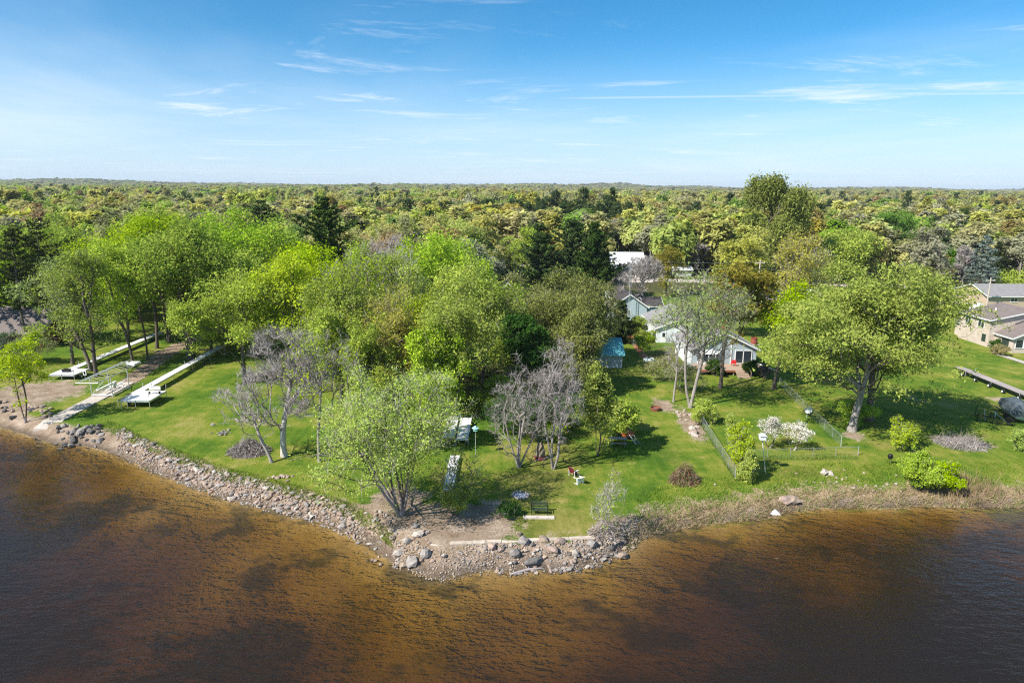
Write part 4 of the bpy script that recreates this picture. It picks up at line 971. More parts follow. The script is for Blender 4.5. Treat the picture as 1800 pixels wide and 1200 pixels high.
# ------------------------------------------------------------------ surface materials for the built things
plain('white_paint', (.80, .80, .78), .5, var=.06, scale=2)
plain('dock_panel', (.80, .78, .77), .55, var=.10, scale=2.5)
plain('aluminium', (.62, .65, .66), .38, metal=.6, var=.1, scale=4)
plain('concrete', (.50, .44, .38), .9, var=.18, scale=2.5, bump=.3)
plain('seawall', (.52, .44, .36), .9, var=.25, scale=2.0, bump=.4)
plain('gravel', (.55, .48, .42), .95, var=.15, scale=1.5, bump=.3)
plain('asphalt', (.20, .19, .185), .9, var=.15, scale=1.5)
plain('field_green', (.14, .22, .03), .95, var=.25, scale=.3)
plain('field_earth', (.34, .23, .17), .95, var=.2, scale=.3)
striped('teal_metal', (.15, .47, .53), (.10, .36, .41), .40, 'X', .35)
striped('blue_siding', (.45, .53, .57), (.29, .35, .39), .16, 'Z', .55)
striped('white_siding', (.74, .78, .80), (.55, .60, .62), .16, 'Z', .55)
striped('pale_blue_siding', (.46, .55, .60), (.30, .37, .42), .18, 'Z', .55)
striped('beige_siding', (.62, .52, .44), (.48, .40, .33), .2, 'Z', .6)
striped('tan_siding', (.52, .40, .30), (.42, .32, .24), .25, 'Z', .6)
striped('red_siding', (.22, .045, .04), (.12, .03, .03), .25, 'Z', .6)
striped('navy_siding', (.05, .07, .14), (.03, .04, .09), .2, 'Z', .6)
striped('grey_shingle', (.25, .24, .235), (.17, .165, .165), .22, 'Y', .9, var=.2)
striped('dark_shingle', (.075, .065, .065), (.045, .04, .04), .25, 'Y', .9, var=.25)
striped('brown_shingle', (.20, .165, .15), (.14, .115, .105), .22, 'Y', .9, var=.18)
striped('white_metal_roof', (.72, .73, .74), (.55, .56, .58), .45, 'X', .4)
striped('slate_shingle', (.26, .30, .33), (.19, .22, .25), .3, 'Y', .8)
plain('shade_screen', (.05, .06, .07), .5)
m_, n_, l_, p_ = newmat('window_glass'); p_.inputs['Base Color'].default_value = (.03, .04, .05, 1); p_.inputs['Roughness'].default_value = .06; p_.inputs['Specular IOR Level'].default_value = .7
plain('deck_wood', (.40, .30, .22), .8, var=.22, scale=4, stretch=(6, 1, 1))
plain('old_wood', (.36, .31, .29), .85, var=.3, scale=4, stretch=(1, 8, 1))
plain('pole_wood', (.52, .44, .38), .85, var=.2, scale=4, stretch=(6, 6, .5))
plain('rust', (.24, .085, .05), .85, var=.35, scale=6, bump=.3)
plain('brick', (.30, .07, .055), .85, var=.3, scale=6, bump=.3)
plain('red_paint', (.75, .03, .04), .4, var=.1)
plain('orange_red', (.62, .16, .05), .6, var=.2)
plain('maroon', (.16, .02, .035), .7, var=.3)
plain('black_metal', (.022, .022, .024), .4, metal=.3, var=.3)
plain('rubber', (.02, .02, .02), .8, var=.3)
plain('green_iron', (.05, .075, .05), .5, var=.3)
plain('galvanised', (.50, .53, .54), .45, metal=.4, var=.12)
plain('fence_wire', (.26, .28, .28), .6, var=.1)
plain('car_dark', (.02, .028, .035), .2, var=.05, spec=.6)
plain('car_grey', (.25, .27, .28), .25, var=.05, spec=.6)
plain('boat_hull', (.55, .62, .68), .3, var=.1)
plain('boat_cover', (.09, .115, .13), .6, var=.3, scale=2)
plain('tarp_white', (.86, .86, .85), .5, var=.06, bump=.3)
plain('turquoise', (.35, .68, .62), .5, var=.1)
plain('ash', (.42, .42, .46), .95, var=.35, scale=8)
plain('mottled', (.33, .27, .19), .9, var=.6, scale=7, bump=.6)
plain('stone_pink', (.33, .245, .20), .9, var=.3, scale=4, bump=.3)
plain('stone_grey', (.28, .25, .225), .9, var=.3, scale=4, bump=.3)
plain('stone_tan', (.36, .28, .21), .9, var=.3, scale=4, bump=.3)
plain('stone_dark', (.13, .12, .11), .9, var=.35, scale=4, bump=.3)
plain('stone_white', (.45, .395, .34), .9, var=.2, scale=4, bump=.3)

def at(px, py):
    x, y = G(px, py, -.1); return x, y, gz(x, y)
class OB(MB):
    """mesh builder in world coordinates for a part whose parent stands at off"""
    def __init__(s, off): super().__init__(); s.off = off
    def add(s, vs, fs):
        o = s.off; return super().add([(q[0] - o[0], q[1] - o[1], q[2] - o[2]) for q in vs], fs)

# ------------------------------------------------------------------ roads, drives, fields
def sheet(name, pts, mat, z=.06):
    """ribbon or polygon lying on the ground"""
    mb = MB(); mb.add([(x, y, z) for x, y in pts], [tuple(range(len(pts)))])
    return tag(mb.build(name, mat), kind='structure')
def ribbon(name, line, w, mat, z=.06):
    mb = MB(); vs = []
    for i, (x, y) in enumerate(line):
        a = line[max(0, i - 1)]; b = line[min(len(line) - 1, i + 1)]; d = Vector((b[0] - a[0], b[1] - a[1])).normalized()
        vs += [(x - d.y * w / 2, y + d.x * w / 2, z), (x + d.y * w / 2, y - d.x * w / 2, z)]
    mb.add(vs, [(2 * i, 2 * i + 1, 2 * i + 3, 2 * i + 2) for i in range(len(line) - 1)])
    return tag(mb.build(name, mat), kind='structure')
ribbon('road', ROAD, 7.5, 'gravel', .08)
sheet('driveway', [G(*q) for q in ((1085, 497), (1150, 497), (1135, 478), (1092, 478))], 'gravel', .10)
sheet('driveway', [G(*q) for q in ((1335, 528), (1450, 524), (1440, 506), (1340, 508))], 'concrete', .10)
sheet('driveway', [G(*q) for q in ((868, 468), (905, 462), (912, 442), (880, 446))], 'gravel', .11)
sheet('driveway', [G(*q) for q in ((1640, 540), (1760, 530), (1740, 505), (1660, 508))], 'gravel', .105)
sheet('field', [G(*q) for q in ((1700, 478), (1860, 474), (1860, 450), (1715, 452))], 'field_green', .07)
sheet('field', [G(*q) for q in ((1740, 470), (1830, 468), (1830, 461), (1760, 461))], 'field_earth', .12)
ribbon('road', [G(1520, 446), G(1700, 449), G(1900, 450)], 6, 'gravel', .13)
sheet('garden_path', [G(*q) for q in ((1742, 621), (1746, 618), (1815, 640), (1812, 644))], 'concrete', .08)

# ------------------------------------------------------------------ houses
def window(par, off, face, u0, u1, z0, z1, w, frame='white_paint', mull=1):
    """face 'front': wall y = w, u is x;  face 'left': wall x = w, u is y"""
    def bx(mb, a0, a1, b0, b1, d0, d1):
        if face == 'front': mb.box(a0, a1, w - d1, w - d0, b0, b1)
        else: mb.box(w - d1, w - d0, a0, a1, b0, b1)
    f = OB(off); t = .11
    bx(f, u0 - t, u0, z0 - t, z1 + t, -.02, .08); bx(f, u1, u1 + t, z0 - t, z1 + t, -.02, .08)
    bx(f, u0, u1, z1, z1 + t, -.02, .08); bx(f, u0, u1, z0 - t, z0, -.02, .11)
    for k in range(mull):
        c = u0 + (u1 - u0) * (k + 1) / (mull + 1); bx(f, c - .04, c + .04, z0, z1, -.02, .06)
    fo = f.build('window', frame, par)
    g = OB(off); bx(g, u0, u1, z0, z1, -.02, .025); g.build('pane', 'window_glass', fo)
    return fo
def door(par, off, u0, u1, z0, z1, w, mat='white_paint', glass=True):
    d = OB(off).box(u0, u1, w - .06, w + .02, z0, z1); do = d.build('door', mat, par)
    if glass: OB(off).box(u0 + .2, u1 - .2, w - .09, w - .05, z0 + 1.1, z1 - .25).build('pane', 'window_glass', do)
    OB(off).box(u1 - .16, u1 - .08, w - .12, w - .06, z0 + .95, z0 + 1.05).build('handle', 'black_metal', do)
    return do
def gable(par, off, x0, x1, y0, y1, ez, rz_, wall, roof, ridge='y', over=.45, z0=-.2, fascia='white_paint', rx=None):
    """walls with gables, two roof planes and fascia boards; ridge runs along y or x"""
    w = OB(off)
    if ridge == 'y':
        c = (x0 + x1) / 2 if rx is None else rx
        w.prism([(x0, z0), (x1, z0), (x1, ez), (c, rz_), (x0, ez)], y0, y1)
        w.build('wall', wall, par)
        s0 = (rz_ - ez) / (c - x0); s1 = (rz_ - ez) / (x1 - c); t = .16
        a = OB(off).slab([(x0 - over, y0 - over, ez - s0 * over + t), (c, y0 - over, rz_ + t), (c, y1 + over, rz_ + t), (x0 - over, y1 + over, ez - s0 * over + t)], t); a.build('roof', roof, par)
        b = OB(off).slab([(c, y0 - over, rz_ + t), (x1 + over, y0 - over, ez - s1 * over + t), (x1 + over, y1 + over, ez - s1 * over + t), (c, y1 + over, rz_ + t)], t); b.build('roof', roof, par)
        f = OB(off)
        f.beam((x0 - over, y0 - over - .03, ez - s0 * over + t * .45), (c, y0 - over - .03, rz_ + t * .45), .05, .22); f.beam((c, y0 - over - .03, rz_ + t * .45), (x1 + over, y0 - over - .03, ez - s1 * over + t * .45), .05, .22)
        f.beam((x0 - over - .03, y0 - over, ez - s0 * over + .06), (x0 - over - .03, y1 + over, ez - s0 * over + .06), .06, .2)
        f.beam((x1 + over + .03, y0 - over, ez - s1 * over + .06), (x1 + over + .03, y1 + over, ez - s1 * over + .06), .06, .2)
        f.build('fascia', fascia, par)
    else:
        c = (y0 + y1) / 2; n = 5
        pts = [(y0, z0), (y1, z0), (y1, ez), (c, rz_), (y0, ez)]
        w.add([(x0, y, z) for y, z in pts] + [(x1, y, z) for y, z in pts], [tuple(range(n)), tuple(range(2 * n - 1, n - 1, -1))] + [((i + 1) % n, i, n + i, n + (i + 1) % n) for i in range(n)])
        w.build('wall', wall, par)
        s = (rz_ - ez) / (c - y0); t = .16
        OB(off).slab([(x0 - over, y0 - over, ez - s * over + t), (x1 + over, y0 - over, ez - s * over + t), (x1 + over, c, rz_ + t), (x0 - over, c, rz_ + t)], t).build('roof', roof, par)
        OB(off).slab([(x0 - over, c, rz_ + t), (x1 + over, c, rz_ + t), (x1 + over, y1 + over, ez - s * over + t), (x0 - over, y1 + over, ez - s * over + t)], t).build('roof', roof, par)
        f = OB(off)
        f.beam((x0 - over, y0 - over - .03, ez - s * over + .06), (x1 + over, y0 - over - .03, ez - s * over + .06), .06, .2)
        for xx in (x0 - over - .03, x1 + over + .03):
            f.beam((xx, y0 - over, ez - s * over + t * .45), (xx, c, rz_ + t * .45), .05, .2); f.beam((xx, c, rz_ + t * .45), (xx, y1 + over, ez - s * over + t * .45), .05, .2)
        f.build('fascia', fascia, par)

# the blue house on the right of the lot
off = (33.5, 110, 0)
hb = thing('blue_house', 'pale blue lake house with grey shingle roofs, deck and sliding glass doors', 'house', off)
gable(hb, off, 28.5, 38.7, 105, 115.7, 3.25, 5.7, 'blue_siding', 'grey_shingle')
gable(hb, off, 31.2, 37.6, 115.72, 123.5, 3.0, 5.2, 'blue_siding', 'grey_shingle', over=.3)
gable(hb, off, 26.8, 37.9, 123.52, 137, 2.75, 4.9, 'white_siding', 'grey_shingle', over=.4)
OB(off).box(28.44, 28.5, 105.0, 115.7, -.1, 3.2).build('side_cladding', 'white_siding', hb, )
w1 = window(hb, off, 'left', 108, 109.6, 1.2, 2.4, 28.44); window(hb, off, 'left', 112, 113.2, 1.2, 2.4, 28.44)
window(hb, off, 'left', 126, 127.0, 1.0, 2.0, 26.8); window(hb, off, 'left', 131, 132.0, 1.0, 2.0, 26.8)
door(hb, off, 27.6, 28.5, 0, 2.1, 123.52)
# bay window
bw = OB(off); bw.add([(29.4, 105, .9), (29.9, 104.35, .9), (32.1, 104.35, .9), (32.6, 105, .9), (29.4, 105, 1.25), (29.9, 104.35, 1.25), (32.1, 104.35, 1.25), (32.6, 105, 1.25)],
                     [(0, 1, 2, 3), (4, 7, 6, 5), (0, 4, 5, 1), (1, 5, 6, 2), (2, 6, 7, 3)])
bw.add([(29.2, 105, 2.75), (29.75, 104.2, 2.55), (32.25, 104.2, 2.55), (32.8, 105, 2.75), (30.2, 105, 3.1), (31.8, 105, 3.1)], [(0, 1, 4), (1, 2, 5, 4), (2, 3, 5), (0, 3, 2, 1)])
bay = bw.build('bay_window', 'white_paint', hb)
OB(off).add([(29.4, 105, 1.25), (29.9, 104.35, 1.25), (29.9, 104.35, 2.56), (29.4, 105, 2.7)], [(0, 1, 2, 3)]).add([(29.95, 104.35, 1.25), (32.05, 104.35, 1.25), (32.05, 104.35, 2.56), (29.95, 104.35, 2.56)], [(0, 1, 2, 3)]).add(
    [(32.1, 104.35, 1.25), (32.6, 105, 1.25), (32.6, 105, 2.7), (32.1, 104.35, 2.56)], [(0, 1, 2, 3)]).build('pane', 'window_glass', bay)
OB(off).box(29.86, 29.98, 104.3, 104.4, 1.2, 2.6).box(32.02, 32.14, 104.3, 104.4, 1.2, 2.6).box(30.95, 31.05, 104.3, 104.38, 1.2, 2.6).build('mullion', 'white_paint', bay)
OB(off).tube((32.75, 104.9, .9), (32.75, 104.9, 2.6), .07).tube((32.75, 104.9, 2.6), (33.3, 104.85, 3.6), .07).tube((33.3, 104.85, 3.6), (33.5, 104.7, 4.9), .07).build('downspout', 'white_paint', hb)
sl = OB(off).box(35.3, 35.42, 104.9, 105.0, .9, 3.05).box(37.88, 38.0, 104.9, 105, .9, 3.05).box(36.55, 36.68, 104.9, 105, .9, 3.05).box(35.42, 37.88, 104.9, 105, 2.95, 3.05).box(35.42, 37.88, 104.9, 105, .9, .98)
slo = sl.build('sliding_door', 'white_paint', hb)
OB(off).box(35.42, 36.55, 104.93, 104.96, .98, 2.95).build('pane', 'window_glass', slo); OB(off).box(36.68, 37.88, 104.93, 104.96, .98, 2.95).build('pane', 'window_glass', slo)
OB(off).box(34.6, 34.75, 104.9, 105.05, .9, 4.3).build('corner_board', 'white_paint', hb)
OB(off).box(33.6, 34.4, 106.4, 107.2, 4.6, 7.0).box(33.52, 34.48, 106.32, 107.28, 7.0, 7.15).build('chimney', 'brick', hb)
OB(off).tube((31.0, 127.5, 3.9), (31.0, 127.5, 4.8), .09).tube((33.4, 133.0, 4.2), (33.4, 133.0, 5.2), .08).build('roof_vent', 'galvanised', hb)
dk = thing('deck', 'raised wooden deck with steps in front of the blue house', 'deck', (33.5, 103, 0)); doff = (33.5, 103, 0)
for k in range(15):
    OB(doff).box(28.4, 38.9, 100.9 + .268 * k, 100.9 + .268 * k + .25, .82, .88).build('board', 'deck_wood', dk)
OB(doff).box(28.4, 38.9, 100.86, 100.9, .55, .88).build('rim_board', 'rust', dk)
for xx in (28.6, 31.5, 34, 36.7, 38.7): OB(doff).box(xx - .07, xx + .07, 101, 101.14, -.2, .82).build('post', 'deck_wood', dk)
for k in range(5):
    OB(doff).box(34.2, 36.0, 99.3 + .32 * k, 99.62 + .32 * k + .02, .17 * k - .05, .17 * (k + 1)).build('step', 'deck_wood', dk)
OB(doff).beam((36.1, 99.3, .9), (36.1, 100.9, 1.75), .06, .1).tube((36.1, 99.35, 0), (36.1, 99.35, .9), .05).tube((36.1, 100.9, .85), (36.1, 100.9, 1.75), .05).build('handrail', 'deck_wood', dk)
OB(doff).beam((38.9, 104.9, .95), (41.2, 102.6, .35), .08, .2).build('ramp_rail', 'white_paint', dk)
def lawn_chair(name, label, x, y, z, rz, mat, tilt=0.0, seatmat=None, group=None):
    t = thing(name, label, 'chair', (x, y, z), rz, group); t.rotation_euler = (tilt, 0, rz)
    seatmat = seatmat or mat
    MB().box(-.3, .3, -.3, .28, .38, .43).build('seat', seatmat, t)
    MB().slab([(-.3, .26, .42), (.3, .26, .42), (.3, .48, 1.05), (-.3, .48, 1.05)], .05).build('backrest', seatmat, t)
    for sx in (-1, 1):
        MB().box(sx * .34 - .05, sx * .34 + .05, -.34, .34, .6, .64).build('armrest', mat, t)
        for yy in (-.28, .28): MB().tube((sx * .34, yy, 0), (sx * .34, yy, .6), .035, n=5).build('leg', mat, t)
    return t
lawn_chair('chair', 'bright red chair on the deck of the blue house', 34.75, 103.6, .88, 2.8, 'red_paint')
# teal-roofed shed
off = (14.8, 107, 0)
sh = thing('shed', 'small blue shed with teal metal roof at the back of the yard', 'shed', off)
gable(sh, off, 11.6, 17.5, 105, 113.4, 2.2, 3.9, 'pale_blue_siding', 'teal_metal', 'x', over=.35, fascia='teal_metal')
door(sh, off, 13.2, 14.2, 0, 2.0, 105, glass=False); OB(off).box(17.38, 17.52, 104.95, 105.1, -.1, 2.2).build('corner_board', 'white_paint', sh)
# dark-roofed pale house behind
off = (25.5, 149, 0)
h2 = thing('house', 'pale blue house with nearly black roof behind the shed fence', 'house', off)
gable(h2, off, 21.5, 29.0, 145, 158, 3.0, 5.6, 'pale_blue_siding', 'dark_shingle', 'y')
gable(h2, off, 29.02, 33.0, 148, 155, 2.6, 4.0, 'pale_blue_siding', 'dark_shingle', 'x', over=.3)
OB(off).box(20.2, 21.0, 146.0, 147.0, -.2, 6.1).build('chimney', 'white_paint', h2)
window(h2, off, 'front', 24.2, 25.4, 1.1, 2.3, 145); window(h2, off, 'left', 150, 151.4, 1.1, 2.3, 21.5)
a = thing('antenna_mast', 'tall thin lattice antenna mast beside the dark-roofed house', 'antenna', (24.9, 143.6, 0))
_, zt = V(1105, 470, 143.6)
mb = MB()
for k in range(3): mb.tube((.22 * math.cos(k * 2.1), .22 * math.sin(k * 2.1), 0), (.14 * math.cos(k * 2.1), .14 * math.sin(k * 2.1), zt), .035, n=4)
mb.build('mast', 'galvanised', a)
mb = MB()
for k in range(22):
    z = zt * k / 22; mb.tube((.2, 0, z), (-.1, .18, z + zt / 22), .02, n=3); mb.tube((-.1, .18, z), (-.1, -.18, z + zt / 22), .02, n=3)
mb.build('lattice', 'galvanised', a); MB().tube((-1.1, 0, zt), (1.1, 0, zt), .03, n=4).tube((-.7, .2, zt + .3), (.7, -.2, zt + .3), .03, n=4).tube((0, 0, zt - .1), (0, 0, zt + .5), .03, n=4).build('aerial', 'galvanised', a)
# big beige house at the right edge
off = (94, 124, 0)
h3 = thing('beige_house', 'large beige house with brown shingle roofs and glazed porch at the right edge', 'house', off)
gable(h3, off, 88, 101, 117, 133, 2.75, 5.6, 'beige_siding', 'brown_shingle', 'y')
gable(h3, off, 86.8, 98, 121.6, 130, 5.0, 6.7, 'beige_siding', 'brown_shingle', 'y', rx=94.5)
window(h3, off, 'left', 118.1, 119.6, .9, 2.1, 88, 'green_iron'); window(h3, off, 'left', 123.2, 124.8, 3.3, 4.6, 86.8, 'white_paint'); window(h3, off, 'left', 122.4, 123.2, 1.0, 2.1, 86.8, 'green_iron')
window(h3, off, 'left', 127.0, 128.4, 3.3, 4.6, 86.8, 'white_paint')
for k in range(5):
    window(h3, off, 'front', 88.5 + 1.5 * k, 89.75 + 1.5 * k, .95, 2.4, 117, 'white_paint', 0)
for k in range(3):
    window(h3, off, 'front', 91.3 + 2.2 * k, 93.0 + 2.2 * k, 3.0, 3.7, 117, 'white_paint', 0)
s_ = (5.6 - 2.75) / 6.5
for k in range(2):
    x_, y_ = 91.2, 118.5 + 2.6 * k; z_ = 2.75 + s_ * (x_ - 88) + .18
    OB(off).slab([(x_, y_, z_ + .06), (x_ + 1.4, y_, z_ + .06 + 1.4 * s_), (x_ + 1.4, y_ + .8, z_ + .06 + 1.4 * s_), (x_, y_ + .8, z_ + .06)], .1).build('skylight', 'window_glass', h3)
OB(off).tube((90.5, 126, 5.5), (90.5, 126, 6.5), .12).build('roof_vent', 'white_paint', h3)
off = (125, 170, 0)
h4 = thing('garage', 'long low tan garage building with grey roof behind the beige house', 'garage', off)
gable(h4, off, 115.5, 140, 164, 176, 3.0, 5.0, 'tan_siding', 'grey_shingle', 'x', over=.6)
for k in range(4): window(h4, off, 'front', 121 + 4.5 * k, 122.6 + 4.5 * k, 1.6, 2.4, 164)
# red cabin at the left edge
off = (-92, 122, 0)
h5 = thing('red_cabin', 'dark red cabin with brown roof half hidden by the left pines', 'cabin', off)
gable(h5, off, -106, -82, 116, 127, 3.0, 6.2, 'red_siding', 'brown_shingle', 'x', over=.8, fascia='old_wood')
OB(off).slab([(-106, 112.5, 2.2), (-86, 112.5, 2.2), (-86, 116, 3.0), (-106, 116, 3.0)], .15).build('porch_roof', 'brown_shingle', h5)
for k in range(4): OB(off).box(-105 + 6 * k, -104.85 + 6 * k, 112.7, 112.85, -.1, 2.1).build('post', 'old_wood', h5)
window(h5, off, 'front', -90, -88.4, 1, 2.2, 116); window(h5, off, 'front', -97, -95.4, 1, 2.2, 116)
# houses among the trees behind
def far_house(name, label, px, by, wpx, ez, rz_, wall, roof, ridge, dep=9, cat='house'):
    x, y = G(px, by); w = wpx * mpp(y) / 2; off = (x, y + dep / 2, 0)
    t = thing(name, label, cat, off)
    gable(t, off, x - w, x + w, y, y + dep, ez, rz_, wall, roof, ridge)
    for k in (-.55, .05, .5): window(t, off, 'front', x + k * w, x + k * w + 1.3, 1.0, 2.2, y)
    return t
far_house('navy_cottage', 'dark blue cottage with near black roof and white gable trim behind the lot', 893, 548, 36, 3.6, 6.8, 'navy_siding', 'dark_shingle', 'y', 13, 'cottage')
far_house('white_roofed_house', 'house with bright white roof beyond the gravel driveway', 1104, 478, 58, 2.8, 6.0, 'white_siding', 'white_metal_roof', 'x', 13)
far_house('white_garage', 'small white garage beside the white-roofed house', 1133, 470, 22, 2.5, 4.2, 'white_siding', 'slate_shingle', 'y', 8, 'garage')
far_house('grey_house', 'grey-roofed house half hidden left of the dark spruce', 1252, 444, 36, 3.2, 7.0, 'white_siding', 'slate_shingle', 'x', 12)
far_house('teal_roofed_house', 'house with blue-grey roof among trees left of the three pines', 842, 428, 40, 3.0, 6.5, 'white_siding', 'slate_shingle', 'x', 12)
far_house('grey_cottage', 'pale cottage behind the bronze tree and wires', 1188, 462, 34, 3.0, 5.6, 'white_siding', 'slate_shingle', 'y', 10, 'cottage')
far_house('white_shed', 'low white shed behind the overhead wires', 1200, 486, 30, 2.2, 3.2, 'white_siding', 'white_metal_roof', 'x', 6, 'shed')
far_house('house', 'grey-walled house glimpsed through the thicket trees', 600, 588, 70, 3.0, 5.8, 'white_siding', 'slate_shingle', 'x', 10)

# ------------------------------------------------------------------ docks, lift and ramp on the left lawn
def leg(par, x, y, z0, z1): MB().tube((x, y, z0), (x, y, z1), .035, n=6).build('leg', 'aluminium', par)
def dock(label, x, y0, y1, w, z, plat=None, wheels=(), bench=None, seclen=3.0, mat='dock_panel', frame='aluminium', name='roll_in_dock', legs_up=.55):
    """walkway along +y made of panel sections, optional wider platform at its lake end"""
    t = thing(name, label, 'dock', (x, y0, 0)); z_ = z
    n = int(round((y1 - y0) / seclen)); L = (y1 - y0) / n
    for k in range(n):
        a, b = k * L + .015, (k + 1) * L - .015
        if plat and b <= plat[2] + .2: continue
        MB().box(-w / 2, w / 2, a, b, z - .05, z).build('panel', mat, t)
    MB().box(-w / 2 - .03, -w / 2 + .03, 0, y1 - y0, z - .22, z - .055).box(w / 2 - .03, w / 2 + .03, 0, y1 - y0, z - .22, z - .055).build('frame', frame, t)
    for k in range(0, n + 1, 1 if n < 4 else 2):
        for s in (-1, 1): leg(t, s * (w / 2 + .04), min(k * L + .1, y1 - y0 - .1), -.15, z + (legs_up if k % 4 == 2 else .05))
    if plat:
        px0, px1, pl = plat
        nb = int(pl / .75)
        for k in range(nb): MB().box(px0, px1, k * pl / nb + .01, (k + 1) * pl / nb - .01, z - .04, z + .012).build('panel', mat, t)
        MB().box(px0, px1, -.05, 0, z - .24, z - .0).box(px0, px0 + .05, 0, pl, z - .24, z - .05).box(px1 - .05, px1, 0, pl, z - .24, z - .05).build('platform_frame', frame, t)
        for xx in (px0 + .06, (px0 + px1) / 2, px1 - .06): leg(t, xx, -.08, -.15, z + (.05 if xx < px1 - .1 else .95))
        leg(t, px1 + .06, pl - .1, -.15, z + .95)
    for wx, wy, wr in wheels:
        wt = MB()
        wt.tube((wx - .12, wy, wr), (wx + .12, wy, wr), wr, n=14); wo = wt.build('wheel', 'rubber', t)
        MB().tube((wx - .14, wy, wr), (wx + .14, wy, wr), wr * .5, n=10).build('rim', 'white_paint', wo)
    if bench:
        bx_, by_, bl = bench
        b = MB().box(bx_, bx_ + bl, by_, by_ + .4, z + .40, z + .45); bo = b.build('bench', mat, t)
        for k in range(3): MB().box(bx_, bx_ + bl, by_ + .42, by_ + .46, z + .55 + .17 * k, z + .67 + .17 * k).build('slat', mat, bo)
        MB().box(bx_ + .05, bx_ + .12, by_ + .05, by_ + .42, z + .01, z + .4).box(bx_ + bl - .12, bx_ + bl - .05, by_ + .05, by_ + .42, z + .01, z + .4).build('bench_leg', 'black_metal', bo)
    return t
dock('long white dock with bench pulled up on the left lawn', -49.9, 83.5, 114, 1.15, 1.0, plat=(-.15, 3.6, 4.2), wheels=((.5, .7, .28), (1.0, 9.0, .26), (.9, 22, .26)), bench=(2.0, 2.6, 1.5))
dock('farther white dock with platform behind the boat lift', -66.4, 96, 126, 1.15, .8, plat=(-1.2, 2.6, 3.4), wheels=((2.9, .9, .32), (2.6, 2.4, .32)))
dock('stored white dock section nearest the bare trees', *G(812, 784)[:1], G(812, 784)[1], 78.5, 1.3, .75, name='dock_section')
dock('stored white dock section left of its twin near the front tree', *G(788, 780)[:1], G(788, 780)[1], 79.0, 1.3, .75, name='dock_section')
dock('low white dock section lying near the sand and front tree', *G(787, 868)[:1], G(787, 868)[1], G(792, 806)[1], .95, .4, name='dock_section')
dock('dark wooden dock on reddish wheels stored on the right lawn', 70.4, 84, 104, 1.4, .85, mat='old_wood', frame='black_metal', name='wheeled_dock',
     wheels=tuple((-1.0, q, .3) for q in (2.5, 5.5, 8.6, 11.5, 14.5, 17.5)))
cooler = MB().box(-.5, .5, -.3, .3, 0, .32).box(-.55, .55, -.35, .35, .32, .40).build('dock_box', 'black_metal', None, (-66.0, 97.6, .81)); tag(cooler, 'small black box lying on the farther white dock', 'box')
# boat lift with bare canopy frame
bl = thing('boat_lift', 'aluminium boat lift with bare canopy frame standing over the ramp', 'boat lift', (-55.2, 90.5, 0))
for xx in (-1.4, 1.4):
    for yy in (-2.4, 1.6):
        MB().tube((xx, yy, -.1), (xx, yy, 2.75), .06, n=6).build('post', 'aluminium', bl); MB().box(xx - .2, xx + .2, yy - .2, yy + .2, -.06, .02).build('foot', 'aluminium', bl)
    MB().tube((xx, -2.4, .25), (xx, 1.6, .25), .06).build('side_beam', 'aluminium', bl)
    MB().tube((xx, -2.4, .3), (xx, 1.6, 1.7), .035).tube((xx, 1.6, .3), (xx, -.4, 1.2), .035).build('brace', 'white_paint', bl)
MB().tube((-1.4, -2.4, .25), (1.4, -2.4, .25), .06).tube((-1.4, 1.6, .25), (1.4, 1.6, .25), .06).build('cross_beam', 'aluminium', bl)
MB().box(-.75, -.5, -2.4, 2.0, .85, .95).box(.5, .75, -2.4, 2.0, .85, .95).build('bunk', 'white_paint', bl)
cf = MB()
for xx in (-1.45, 1.45): cf.tube((xx, -5.3, 2.75), (xx, 5.3, 2.75), .055)
for yy in (-5.3, 5.3): cf.tube((-1.45, yy, 2.75), (1.45, yy, 2.75), .05)
cf.tube((0, -5.3, 3.2), (0, 5.3, 3.2), .045); cfo = cf.build('canopy_frame', 'aluminium', bl)
for k in range(13):
    yy = -5.0 + k * .83; MB().tube((-1.45, yy, 2.75), (0, yy, 3.2), .035, n=4).tube((0, yy, 3.2), (1.45, yy, 2.75), .035, n=4).build('rib', 'aluminium', cfo)
MB().box(.3, 1.5, 3.4, 5.0, 2.8, 3.05).build('canopy_box', 'dock_panel', bl)
wh = MB().tube((1.55, -2.0, 1.5), (1.65, -2.0, 1.5), .4, n=14).build('winch_wheel', 'white_paint', bl)
rp = thing('concrete_ramp', 'narrow concrete boat ramp of slabs running into the lake', 'boat ramp', (-55.4, 84, 0))
for k in range(9):
    ya, yb = 76.4 + 2.05 * k, 76.4 + 2.05 * (k + 1) - .04
    za, zb = gz(-55.4, ya) + .09, gz(-55.4, yb) + .09
    OB((-55.4, 84, 0)).slab([(-56.6, ya, za), (-54.2 - .04 * k, ya, za), (-54.2 - .04 * k, yb, zb), (-56.6, yb, zb)], .3).build('slab', 'concrete', rp)
sg = thing('sign_post', 'small white sign with dark oval on a post beside the farther dock', 'sign', at(151, 672)); MB().tube((0, 0, -.1), (0, 0, 1.2), .03).build('post', 'galvanised', sg)
MB().box(-.25, .25, -.03, .0, 1.0, 1.7).build('panel', 'white_paint', sg); MB().box(-.12, .12, -.045, -.032, 1.12, 1.58).build('emblem', 'black_metal', sg)

